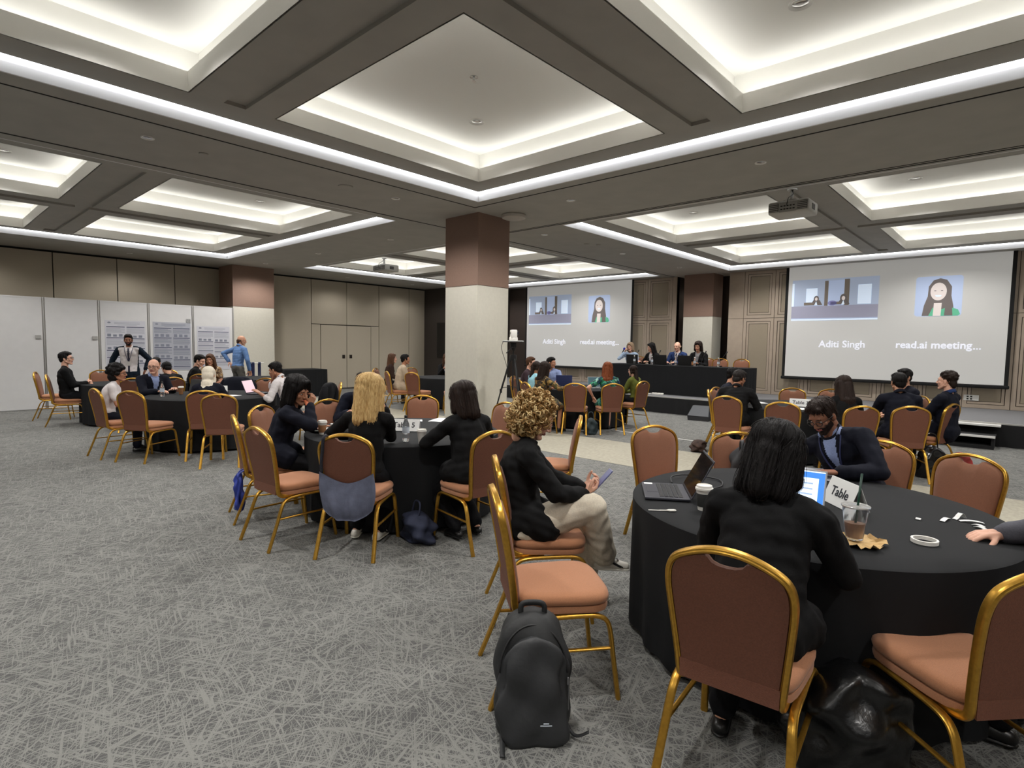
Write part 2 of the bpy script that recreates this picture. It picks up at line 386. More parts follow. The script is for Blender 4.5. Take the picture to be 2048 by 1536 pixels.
struct(MB().bb(-6.28, -5.866, YB-.03, YB, ST, 2.425).bb(-6.28, -5.866, YB-.03, YB, 2.435, ZC).bb(-7.98, -7.85, YB-.03, YB, ST, ZC).build('trim_2', M_taupe, wb))
for z, h in ((3.12, .13), (2.96, .07), (2.76, .07), (2.56, .09)):
    struct(MB().bb(-6.5, -6.3, 16.40, 16.44, z, z+h).build('lit_shelf', M_ledw, wb))
    struct(MB().bb(-7.75, -7.55, 16.40, 16.44, z, z+h).build('lit_shelf', M_ledw, wb))
ou = struct(MB().rbox((-.90, YB-.034, .62), (.26, .012, .12), .004).build('wall_outlet', M_whitetrim, wb))
for dx in (-.03, .03):
    for dz in (-.025, .025): MB().rbox((-.93+dx, YB-.041, .62+dz), (.035, .006, .03), .002).build('socket', M_dark, ou)

# ---------------------------------------------------------------- stage
sg = struct(MB().bb(-14.4, XR, SY, YB, .02, ST-.012).build('stage', M_skirt))
struct(MB().bb(-14.4, XR, SY+.03, YB, ST-.012, ST).build('stage_carpet', M_stagecarpet, sg))
struct(MB().bb(-14.4, XR, SY-.012, SY+.03, ST-.022, ST+.003).build('stage_nosing', mat('nosing_aluminium', (190, 188, 184), .45, metal=.5), sg))
sk = MB(); n = 700; v = []
for k in range(n+1):
    x = -14.4+(XR+14.4)*k/n; yy = SY-.02-.012*math.sin(k*.9)-.008*math.sin(k*.37); v += [(x, yy, 0), (x, SY-.016, ST-.02)]
sk.add(v, [(2*k, 2*k+2, 2*k+3, 2*k+1) for k in range(n)])
struct(sk.build('stage_skirt', M_skirt, sg, True))
# step unit in front of the stage
su = thing('stage_step', 'black stage step unit with white edged tread at stage front', 'step', (-.78, 12.42, 0))
MB().bb(-.42, .42, -.24, .25, .0, .06).bb(-.42, -.38, -.24, .25, .06, .19).bb(.38, .42, -.24, .25, .06, .19).bb(-.40, .40, .22, .25, .02, .19).build('base', M_skirt, su)
MB().rbox((0, -.02, .205), (.86, .46, .03), .006).build('tread', mat('tread_black', (30, 30, 31), .8), su)
MB().bb(-.43, .43, -.262, -.22, .192, .224).build('nosing', M_whitetrim, su)
MB().bb(-.48, .48, .1, .26, ST-.05, ST-.02).build('top_edge', M_whitetrim, su)
# white tape on the carpet
for k, (a, b) in enumerate((((-5.85, 9.27), (-5.2, 9.29)), ((-4.5, 9.30), (-4.0, 9.31)))):
    tag(MB().bb(a[0], b[0], 9.27, 9.31, .0006, .003).build('floor_tape', M_whitetrim), ['strip of white cable tape on the carpet beside the green dress chairs', 'strip of white cable tape on the carpet beside the fur bag'][k], 'tape')
# ---------------------------------------------------------------- booth panels with posters
bmesh_ = MB().box((0, 0, 1.25), (.03, .965, 2.47)).mesh('booth_panel', M_booth)
pole = MB().lathe([(.022, 0), (.022, 2.5), (.018, 2.51)], n=12).mesh('pole', M_alu, True, 40)
rail = MB().box((0, 0, 0), (.04, .97, .035)).mesh('rail', M_booth)
by = [2.30+1.02*k for k in range(-6, 5)]
words = {1: 'blank white display panel behind the seated man in black', 2: 'white display panel holding the poster behind the standing man in white waistcoat', 3: 'white display panel holding the grey toned poster', 4: 'white display panel holding the poster nearest the column', 0: 'blank white display panel left of the empty chair', -1: 'blank white display panel at the photo left edge'}
for i, y in enumerate(by[:-1]):
    k = i-5
    if k < -2: continue
    lb = words.get(k, 'white display panel standing in the row beyond the photo left edge')
    t = thing('display_panel', lb, 'display panel', (-16.33, y+.51, 0), 0, 'white display panels along the partition')
    link('panel', bmesh_, t); link('rail', rail, t, (0, 0, 2.49)); link('rail', rail, t, (0, 0, .025)); link('pole', pole, t, (0, -.51, 0))
    if i == len(by)-2: link('pole', pole, t, (0, .51, 0))
for y in (2.12, 3.16): tag(MB().rbox((-16.30, y+.07, 1.62), (.02, .10, .08), .004).build('panel_number_tag', mat('tag_grey', (165, 163, 160), .6)), ['small grey number tag on the leftmost visible blank panel', 'small grey number tag on the blank panel beside the standing man'][y > 3], 'tag')
# ---------------------------------------------------------------- furniture: banquet chair
def gold():
    m = mat('gold_frame', (196, 150, 62), .32, metal=.85, var=.12, vscale=60)
    return m
M_gold = gold()
M_seat = mat('rust_seat_fabric', (172, 118, 84), .9, var=.10, vscale=260, bump=.35, bscale=700, sheen=.15)
M_backf = mat('rust_back_fabric', (132, 88, 66), .9, var=.10, vscale=260, bump=.35, bscale=700, sheen=.1)
M_backr = mat('brown_leatherette', (112, 68, 50), .62, var=.14, vscale=160, bump=.5, bscale=420)
RIB = []
for _k in range(20):
    _a = 2*math.pi*_k/20; _c, _s = math.cos(_a), math.sin(_a); _q = (abs(_c)**3+abs(_s)**3)**(-1/3)
    _q *= .86 if _k % 4 == 2 else 1
    RIB.append((_c*_q*1.0, _s*_q*.68))
def yb(z): return -.212-.085*max(0, (z-.42)/.5)**1.25
OUT = [(x_*.925, z_) for x_, z_ in [(.188, .44), (.194, .50), (.203, .58), (.212, .66), (.220, .74), (.222, .79), (.217, .83), (.203, .862), (.178, .884), (.14, .903), (.095, .919), (.05, .929), (0, .932)]]
def make_chair():
    p = {}
    half = [(-x, yb(z), z) for x, z in OUT]
    path = [(-.170, -.02, .393), (-.170, -.10, .393), (-.171, -.165, .398), (-.172, -.20, .415)]+half
    path = path+[(-a, b, c) for a, b, c in path[-2::-1]]
    p['back_frame'] = MB().tube(smooth_path(path, 3), .0165, sec=RIB, up=(0, 1, 0)).mesh('back_frame', M_gold, True, 50)
    # padded back with the grip hole under the crown
    inn = [(x-.012, z) for x, z in OUT[:-4]]+[(.118, .897), (.082, .908), (.064, .905), (.05, .888), (.028, .880), (0, .878)]
    loop = [(-x, z) for x, z in inn]+[(x, z) for x, z in inn[-2::-1]]+[(.09, .432), (0, .43), (-.09, .432)]
    c = (0, .66)
    def rg(s, off): return [(c[0]+(x-c[0])*s, yb(c[1]+(z-c[1])*s)+off, c[1]+(z-c[1])*s) for x, z in loop]
    m = MB()
    m.rings([rg(1, .004), rg(.985, .016), rg(.93, .027), rg(.75, .034), rg(.45, .037), rg(.1, .038)], False, True, 0)
    m.rings([rg(.1, -.012), rg(.9, -.012), rg(.985, -.010), rg(1, .004)], True, False, 1)
    p['backrest'] = m.mesh('backrest', [M_backf, M_backr], True, 60)
    p['back_hem'] = MB().rings([[(x*k, yb(.46)+d, z) for x, z in ((-.166, .418), (.166, .418), (.168, .485), (-.168, .485))] for k, d in ((1, -.008), (1, -.0165))]).mesh('back_hem', M_backr)
    def so(s, z, wf=.225, wr=.195, yf=.235, yr=-.205, n=40):
        r = []
        for k in range(n):
            a = 2*math.pi*k/n; ca, sa = math.cos(a), math.sin(a); q = (abs(ca)**4.5+abs(sa)**4.5)**(-1/4.5)
            y = (yf+yr)/2+(yf-yr)/2*sa*q*s; w_ = wr+(wf-wr)*(y-yr)/(yf-yr); r.append((w_*ca*q*s, y, z))
        return r
    p['seat'] = MB().rings([so(.95, .436), so(1.0, .444), so(1.015, .460), so(1.0, .476), so(.94, .487), so(.8, .492), so(.4, .497), so(.05, .498)]).mesh('seat', M_seat, True, 70)
    p['seat_base'] = MB().rings([so(.93, .402), so(.985, .406), so(.995, .42), so(.985, .434), so(.9, .438)]).mesh('seat_base', M_seat, True, 60)
    for sx in (-1, 1):
        path = [(sx*.222, .262, .0), (sx*.212, .236, .2), (sx*.207, .222, .31), (sx*.204, .205, .362), (sx*.202, .165, .385), (sx*.2, .10, .390), (sx*.2, -.04, .388), (sx*.2, -.14, .380), (sx*.202, -.185, .352), (sx*.206, -.212, .30), (sx*.213, -.255, .18), (sx*.222, -.325, 0)]
        p['leg_frame%+d' % sx] = MB().tube(smooth_path(path, 4), .0155, sec=RIB, up=(sx, 0, 0)).mesh('leg_frame', M_gold, True, 50)
        p['stretcher%+d' % sx] = MB().tube([(sx*.208, .226, .235), (sx*.209, -.228, .235)], .010, sec=RIB, up=(sx, 0, 0)).mesh('stretcher', M_gold, True, 50)
    p['cross_bar'] = MB().tube([(-.2, .15, .392), (.2, .15, .392)], .010, n=8).tube([(-.2, -.1, .392), (.2, -.1, .392)], .010, n=8).mesh('cross_bar', M_gold, True, 50)
    return p
CH = make_chair()
def chair(crown, h, label, group, z=0):
    l = math.hypot(*h); h = (h[0]/l, h[1]/l)
    t = thing('banquet_chair', label, 'chair', (crown[0]+.297*h[0], crown[1]+.297*h[1], z), hrot(h), group)
    for k, me in CH.items():
        if k == 'cross_bar': continue
        link(me.name.split('.')[0], me, t)
    return t
# ---------------------------------------------------------------- tables with floor length cloths
M_cloth = mat('black_tablecloth', (27, 28, 30), .8, var=.08, vscale=500, bump=.12, bscale=900, spec=.22)
def cloth_mesh(r, h, seed, folds=22):
    rnd = random.Random(seed); n = 132; m = MB(); ph = [rnd.uniform(0, 6.28) for _ in range(4)]
    def ringz(z, t):
        R = []
        for k in range(n):
            a = 2*math.pi*k/n
            wv = math.sin(folds*a+ph[0]+1.2*math.sin(3*a+ph[1]))*.6+math.sin(folds*.5*a+ph[2])*.4
            rr = r+.004+t*(.022*wv)-t*.012
            R.append((rr*math.cos(a), rr*math.sin(a), z))
        return R
    rings = [[(r*q*math.cos(2*math.pi*k/n), r*q*math.sin(2*math.pi*k/n), h) for k in range(n)] for q in (.02, .4, .8, .985)]
    rings += [[((r+.002)*math.cos(2*math.pi*k/n), (r+.002)*math.sin(2*math.pi*k/n), h-.008) for k in range(n)]]
    for t in (.06, .15, .3, .5, .7, .85, .97): rings.append(ringz(h-.01-(h-.018)*t, min(1, t*1.6)))
    rings = rings[::-1]
    return m.rings(rings, False, True)
M_ply = mat('table_plywood', (120, 100, 80), .7, var=.1, vscale=10)
def round_table(c, r, label, seed, z=0):
    t = thing('round_table', label, 'table', (*c, z), 0, 'round banquet tables')
    cloth_mesh(r, .752, seed).build('tablecloth', M_cloth, t, True, 50)
    MB().lathe([(r-.01, .715), (r-.005, .73), (r-.01, .742)], n=48).build('tabletop', M_ply, t)
    for a in range(4): MB().lathe([(.016, .0), (.016, .72)], (.5*math.cos(a*1.57+.78), .5*math.sin(a*1.57+.78), 0), 8).build('leg', M_alu, t)
    return t
TR, T5, T4, T6, T1, T3, TF, T7 = (-.87, 3.36), (-4.51, 3.37), (-9.40, 3.35), (-12.9, 3.2), (-6.85, 9.6), (-2.65, 9.25), (-11.1, 9.75), (-13.2, 5.75)
round_table(TR, .925, 'large round table in black cloth nearest the camera with laptops on it', 1)
round_table(T5, .925, 'round black draped table with the table 5 sign, left of the big column', 2)
round_table(T4, .92, 'round black draped table where the man in white shirt works at a laptop', 3)
round_table(T6, .90, 'round black draped table behind the bald man, before the blank panels', 4)
round_table(T1, .92, 'round black draped table with two laptops beside the camera tripod', 5)
round_table(T3, .92, 'round black draped table before the right projection screen', 6)
round_table(TF, .92, 'round black draped table in the dark far corner beyond the column', 7)
round_table(T7, .80, 'round black draped table beside the man in blue shirt', 8)
def box_table(name, label, x0, x1, y0, y1, z0, h):
    t = thing(name, label, 'table', ((x0+x1)/2, (y0+y1)/2, z0), 0)
    W, D = x1-x0, y1-y0; n = 160; P = []
    per = [(-W/2, -D/2), (W/2, -D/2), (W/2, D/2), (-W/2, D/2)]
    L_ = 2*(W+D)
    for k in range(n):
        d = L_*k/n
        for i in range(4):
            a, b = Vector(per[i]), Vector(per[(i+1) % 4]); q = (b-a).length
            if d <= q: p = a+(b-a)*(d/q); nr = Vector(((b-a).y, -(b-a).x)).normalized(); break
            d -= q
        P.append((p, nr))
    rg = []
    for z, t_, amp in ((.004, 1, 1), (h*.5, 1, .6), (h*.85, .6, .25), (h-.02, .2, 0), (h-.004, .05, 0)):
        rg.append([(p.x+nr.x*(.004+amp*.012*math.sin(k*1.9)), p.y+nr.y*(.004+amp*.012*math.sin(k*1.9)), z) for k, (p, nr) in enumerate(P)])
    rg.append([(p.x*.995, p.y*.98, h) for p, nr in P])
    MB().rings(rg, False, True).build('tablecloth', M_cloth, t, True, 50)
    MB().box((0, 0, h-.03), (W-.03, D-.03, .035)).build('tabletop', M_ply, t)
    for sx in (-1, 1):
        for sy in (-1, 1): MB().lathe([(.016, 0), (.016, h-.04)], (sx*(W/2-.15), sy*(D/2-.1), 0), 8).build('leg', M_alu, t)
    return t
box_table('panel_table', 'long black draped panel table on the stage', -8.66, -4.85, 13.35, 14.05, ST, .745)
box_table('side_table', 'black draped side table against the beige partition wall', -16.3, -15.5, 7.45, 8.75, 0, .80)

# ---------------------------------------------------------------- chairs, each with its own place
gR, g5, g4, g6, g1, g3, gf, gs = ['chairs at the '+q for q in ('near right table', 'table 5 table', 'white shirt man table', 'table by the blank panels', 'tripod table', 'table before the right screen', 'far corner table', 'stage table')]
chairs = [
 ((-.70, 1.83), (-.10, 1.0), 'banquet chair under the dark haired woman in black suit, nearest the camera', gR),
 ((.10, 2.385), (-.74, .67), 'empty banquet chair cut by the photo right edge, above the black leather bag', gR),
 ((-1.82, 1.87), (.62, .78), 'empty banquet chair with the black backpack leaning on it', gR),
 ((-2.32, 2.40), (.66, .75), 'banquet chair under the curly haired woman with the phone', gR),
 ((-2.33, 4.34), unit((-2.33, 4.34), TR), 'empty banquet chair behind the open dark laptop', gR),
 ((-1.69, 4.52), unit((-1.69, 4.52), TR), 'banquet chair with a grey backpack hung on it, behind the black suit woman', gR),
 ((-.76, 4.92), (-.18, -.98), 'banquet chair under the man with glasses at the near right table', gR),
 ((-.24, 4.70), (-.43, -.90), 'empty banquet chair beyond the paper scraps on the near right table', gR),
 ((.42, 4.25), (-.8, -.5), 'empty banquet chair showing only its edge at the photo right border', gR),
 ((.72, 3.05), (-.98, .1), 'banquet chair beyond the photo right border under the person reaching in', gR),
 ((-3.64, 2.19), (-.59, .81), 'banquet chair under the blonde woman with a grey cloth bag on its back', g5),
 ((-4.39, 1.87), (-.06, 1.0), 'empty banquet chair at table 5 with its seat turned toward the camera side', g5),
 ((-5.23, 2.03), (.28, .96), 'banquet chair under the woman eating, blue lanyard bag tied on it', g5),
 ((-5.87, 2.55), (.86, .51), 'empty banquet chair right behind the woman eating', g5),
 ((-6.01, 3.39), (1, 0), 'empty banquet chair between the woman eating and the man in navy', g5),
 ((-6.27, 3.98), (.88, -.45), 'banquet chair under the man in navy at table 5', g5),
 ((-5.74, 4.58), unit((-5.74, 4.58), T5), 'empty banquet chair facing the camera behind the table 5 sign', g5),
 ((-3.01, 3.12), (-.99, .16), 'banquet chair under the woman with black bobbed hair', g5),
 ((-4.45, 4.79), (-.04, -1), 'empty banquet chair before the column foot behind the curly hair', g5),
 ((-3.14, 4.42), (-.8, -.6), 'empty banquet chair in side view right of the curly haired woman', g5),
 ((-8.53, 5.07), (-.47, -.88), 'empty banquet chair seen edge on behind the man in navy', g4),
 ((-8.52, 2.03), (-.52, .86), 'empty banquet chair seen from behind, right of the woman in white blouse', g4),
 ((-9.20, 1.79), (-.13, .99), 'banquet chair under the woman in white blouse with curly black hair', g4),
 ((-8.07, 2.76), (-.91, .41), 'banquet chair under the woman in cream headscarf', g4),
 ((-7.44, 2.72), (-.85, .52), 'empty banquet chair seen from behind before the headscarf woman', g4),
 ((-10.55, 2.78), (.9, .42), 'banquet chair under the bald man with glasses', g4),
 ((-10.43, 4.14), (.8, -.6), 'banquet chair with a navy jacket over its back beyond the laptop', g4),
 ((-10.18, 4.54), unit((-10.18, 4.54), T4), 'empty banquet chair behind the pink screened laptop', g4),
 ((-8.15, 4.62), (-.75, -.66), 'banquet chair under the man in white shirt, dark jacket on its back', g4),
 ((-13.18, 1.86), (.2, .98), 'banquet chair under the man in black before the blank panels', g6),
 ((-14.3, 1.85), (.3, .95), 'empty banquet chair at the far left against the blank panel', g6),
 ((-14.55, 2.95), (1, .15), 'empty banquet chair below the standing man in white waistcoat', g6),
 ((-11.32, 2.75), (-.9, .42), 'empty banquet chair between the white blouse woman and the bald man', g6),
 ((-11.25, 3.35), (-1, -.1), 'banquet chair under the dark haired person behind the bald man', g6),
 ((-14.25, 4.15), (.75, -.6), 'banquet chair under the man with his back to the grey poster', g6),
 ((-12.05, 4.05), (-.62, .78), 'banquet chair under the man in black shirt beside the headscarf', g6),
 ((-13.0, 4.55), (-.15, 1), 'banquet chair under the woman in patterned blouse by the posters', g6),
 ((-6.73, 7.71), (.40, .91), 'banquet chair under the woman in brown floral dress', g1),
 ((-6.02, 8.27), (-.53, .85), 'empty banquet chair seen from behind at the two laptop table', g1),
 ((-5.53, 8.77), (-.73, .68), 'banquet chair under the red haired woman in green print dress', g1),
 ((-5.58, 9.95), (-.97, .1), 'banquet chair under the woman in olive green top', g1),
 ((-7.5, 8.35), (.35, .93), 'banquet chair under the person in pale cyan shirt', g1),
 ((-8.25, 9.05), (.9, .35), 'banquet chair under the bearded man beside the tripod', g1),
 ((-8.15, 10.45), (.8, -.5), 'banquet chair under the man in light blue shirt at the tripod table', g1),
 ((-3.80, 8.85), (.93, .37), 'banquet chair seen edge on under the man in blue jacket', g3),
 ((-3.95, 9.50), (.97, -.1), 'empty banquet chair seen edge on beside the man in blue jacket', g3),
 ((-3.11, 7.87), (-.05, 1), 'banquet chair under the man in black suit with his back to us', g3),
 ((-2.28, 7.58), (-.2, .98), 'empty banquet chair seen from behind between black suit man and long haired woman', g3),
 ((-3.00, 10.48), (.25, -.97), 'empty banquet chair on the screen side directly behind the table sign', g3),
 ((-2.47, 10.83), (-.05, -1), 'empty banquet chair on the screen side half hidden by the brown haired woman', g3),
 ((-1.45, 7.85), (-.62, .78), 'banquet chair under the woman with long brown hair', g3),
 ((-1.02, 8.31), (-.45, .89), 'banquet chair seen from behind under the short haired man in navy', g3),
 ((-.69, 9.20), (-.95, .3), 'banquet chair seen edge on under the wavy haired man at the right', g3),
 ((-1.15, 10.35), (-.8, -.6), 'banquet chair hidden behind the two men in navy', g3),
 ((-11.28, 7.91), (.35, .94), 'banquet chair under the man in beige jacket', gf),
 ((-10.61, 8.13), (-.25, .97), 'empty banquet chair seen from behind right of the man in beige jacket', gf),
 ((-12.85, 8.65), (.75, .5), 'banquet chair under the brown haired woman in the far corner', gf),
 ((-12.35, 10.75), (.75, -.65), 'banquet chair under the woman in black jacket in the far corner', gf),
 ((-12.75, 9.75), (.98, 0), 'empty banquet chair between the man in beige and the woman in black jacket', gf),
 ((-9.80, 8.75), (-.8, .6), 'empty banquet chair half hidden by the big column edge', gf),
]
CHO = {}
for cr, h, lb, g in chairs: CHO[lb] = chair(cr, h, lb, g)
for x, lb in ((-8.55, 'woman in pale blue speaking'), (-7.83, 'woman with long black hair'), (-7.08, 'bald man in blue suit'), (-6.46, 'woman in black jacket')):
    chair((x, 14.95), (0, -1), 'banquet chair on the stage under the panel '+lb, gs, ST)
chair((-6.03, 14.75), (.05, -1), 'empty banquet chair on the stage beside the last panel speaker', gs, ST)
chair((-5.47, 14.75), (-.05, -1), 'empty banquet chair at the right end of the stage table', gs, ST)
# ---------------------------------------------------------------- people: smooth bodies grown from limbs, one continuous surface
BLOBS = []
def blob(mb, vox, it=6, fac=.5):
    me = bpy.data.meshes.new('tmp'); me.from_pydata(mb.v, [], mb.f); o = bpy.data.objects.new('tmp', me); COL.objects.link(o)
    r = o.modifiers.new('r', 'REMESH'); r.mode = 'VOXEL'; r.voxel_size = vox; r.use_smooth_shade = True
    s = o.modifiers.new('s', 'SMOOTH'); s.factor = fac; s.iterations = it
    b = {'o': o}; BLOBS.append(b); return b
def text_blob(body, size, bold=.0, font=None):
    c = bpy.data.curves.new('tmp', 'FONT'); c.body = body; c.size = size; c.extrude = .0006; c.align_x = 'CENTER'; c.align_y = 'CENTER'; c.resolution_u = 3; c.offset = bold
    o = bpy.data.objects.new('tmp', c); COL.objects.link(o); b = {'o': o}; BLOBS.append(b); return b
def eval_blobs():
    dg = bpy.context.evaluated_depsgraph_get(); dg.update()
    for b in BLOBS:
        if 'V' in b: continue
        me = bpy.data.meshes.new_from_object(b['o'].evaluated_get(dg))
        nv, npl = len(me.vertices), len(me.polygons)
        V = np.empty(nv*3); me.vertices.foreach_get('co', V); b['V'] = V.reshape(-1, 3)
        Nn = np.empty(nv*3); me.vertices.foreach_get('normal', Nn); b['N'] = Nn.reshape(-1, 3)
        ls = np.empty(npl, int); me.polygons.foreach_get('loop_start', ls); lt = np.empty(npl, int); me.polygons.foreach_get('loop_total', lt)
        li = np.empty(len(me.loops), int); me.loops.foreach_get('vertex_index', li)
        b['F'] = [li[s:s+t] for s, t in zip(ls, lt)] if not (npl and (lt == 4).all()) else li.reshape(-1, 4)
        bpy.data.meshes.remove(me); d = b['o'].data; bpy.data.objects.remove(b['o'])
        (bpy.data.meshes if isinstance(d, bpy.types.Mesh) else bpy.data.curves).remove(d)
def np_mesh(name, parts, mats, smooth=True):
    """parts: list of (V, F, material index or array)"""
    Vs = []; idx = []; tot = []; mi = []; o = 0
    for V, F, m in parts:
        Vs.append(V)
        if isinstance(F, np.ndarray): idx.append((F+o).ravel()); tot.append(np.full(len(F), F.shape[1])); nf = len(F)
        else:
            for f in F: idx.append(np.asarray(f)+o); tot.append(np.array([len(f)]))
            nf = len(F)
        mi.append(m if isinstance(m, np.ndarray) else np.full(nf, m)); o += len(V)
    V = np.concatenate(Vs); I = np.concatenate(idx).astype(np.int32); T = np.concatenate(tot).astype(np.int32); Mi = np.concatenate(mi).astype(np.int32)
    me = bpy.data.meshes.new(name); me.vertices.add(len(V)); me.vertices.foreach_set('co', V.ravel())
    me.loops.add(len(I)); me.loops.foreach_set('vertex_index', I)
    me.polygons.add(len(T)); me.polygons.foreach_set('loop_start', np.concatenate([[0], np.cumsum(T)[:-1]]).astype(np.int32))
    me.polygons.foreach_set('loop_total', T); me.polygons.foreach_set('material_index', Mi); me.polygons.foreach_set('use_smooth', np.full(len(T), smooth))
    for m in mats: me.materials.append(m)
    me.update(calc_edges=True); me.validate(); return me
def fc(V, F): return V[F].mean(1)
def xf(V, R, t, s=1): return (V*s) @ np.array(R).T + np.array(t)
def mbarr(mb):  # plain collected shapes as arrays for joining
    return np.array(mb.v), [list(f) for f in mb.f]
def wrinkle(V, N, amp, seed, wl=.07):
    r = np.random.default_rng(seed); d = np.zeros(len(V))
    for _ in range(7):
        k = r.normal(size=3); k[2] *= 1.5; k *= 2*math.pi/(np.linalg.norm(k)*wl*r.uniform(.6, 1.9))
        d += np.sin(V @ k + r.uniform(0, 6.28) + 1.2*np.sin(V @ r.normal(size=3)*14))
    d /= 3.0
    return V + N*(amp*np.clip(d, -1.3, 1))[:, None]

# --- head templates (origin between the ears, y forward)
def head_mb(fem):
    m = MB(); j = .93 if fem else 1.0
    m.ell((0, -.018, .035), (.074, .094, .082)); m.ell((0, .028, -.022), (.061*j, .064, .088)); m.ell((0, .02, .02), (.068, .072, .06))
    for s in (-1, 1):
        m.cap((s*.05*j, .0, -.05), .022, (s*.012, .066, -.098), .019*j)
        m.ell((s*.041, .058, -.022), (.022, .02, .022))
        m.ell((s*.0765, -.006, -.008), (.009, .02, .033), Matrix.Rotation(s*.35, 3, 'Z')); m.ell((s*.013, .094, -.030), (.010, .011, .008))
    m.cap((0, .084, .016), .009, (0, .106, -.024), .0115); m.cap((-.036, .078, .028), .0095, (.036, .078, .028), .0095)
    m.cap((-.018, .084, -.058), .0075, (.018, .084, -.058), .0075); m.ell((0, .087, -.058), (.014, .011, .011)); m.ell((0, .078, -.094), (.018, .016, .016))
    m.cap((0, -.025, -.05), .052*j, (0, -.035, -.15), .052*j)
    return m
HEADS = {}
for fem in (0, 1):
    HEADS[fem, 0] = blob(head_mb(fem), .0065, 3); HEADS[fem, 1] = blob(head_mb(fem), .0042, 4)
# --- hand templates: wrist at origin, fingers +y, palm -z, thumb +x (a left hand palm down has its thumb to +x)
def hand_mb(pose):
    m = MB(); curl, spread, th = {'flat': (6, 1.0, 20), 'relax': (26, .8, 30), 'grip': (52, .6, 55), 'fist': (80, .4, 60), 'pinch': (48, .5, 70)}[pose]
    for x in (-.028, -.010, .010, .028): m.cap((x*.75, .012, 0), .015, (x, .082-abs(x-.006)*.25, .002), .0118)
    m.cap((.0, -.03, .0), .024, (0, .02, 0), .026, flat=((0, 0, 1), .72)); m.cap((.018, .01, -.006), .018, (.032, .045, -.008), .014)
    for x, l, ex in ((-.031, .060, -.9), (-.0105, .075, -.3), (.0105, .080, .3), (.031, .072, .9)):
        p = Vector((x, .084-abs(x-.006)*.25, .002)); a = 0
        for q, (f, r0, r1) in enumerate(((.45, .0105, .0098), (.32, .0098, .0088), (.23, .0088, .0072))):
            a += math.radians(curl*(.75, 1.0, .7)[q]); d = Vector((math.sin(math.radians(ex*7*spread)), math.cos(a), -math.sin(a))).normalized()
            e = p+d*(l*f); m.cap(p, r0, e, r1); p = e
    p = Vector((.028, .028, -.006)); a = math.radians(48)
    for q, (l, r0, r1) in enumerate(((.036, .0135, .0115), (.030, .0115, .0105), (.024, .0105, .008))):
        d = Vector((math.sin(a), math.cos(a), -math.sin(math.radians(th))*.8)).normalized(); e = p+d*l; m.cap(p, r0, e, r1); p = e; a -= math.radians(th*.45)
    return m
HANDS = {}
for ps in ('flat', 'relax', 'grip', 'fist', 'pinch'):
    HANDS[ps, 1] = blob(hand_mb(ps), .0038, 3); HANDS[ps, 0] = blob(hand_mb(ps), .006, 2)
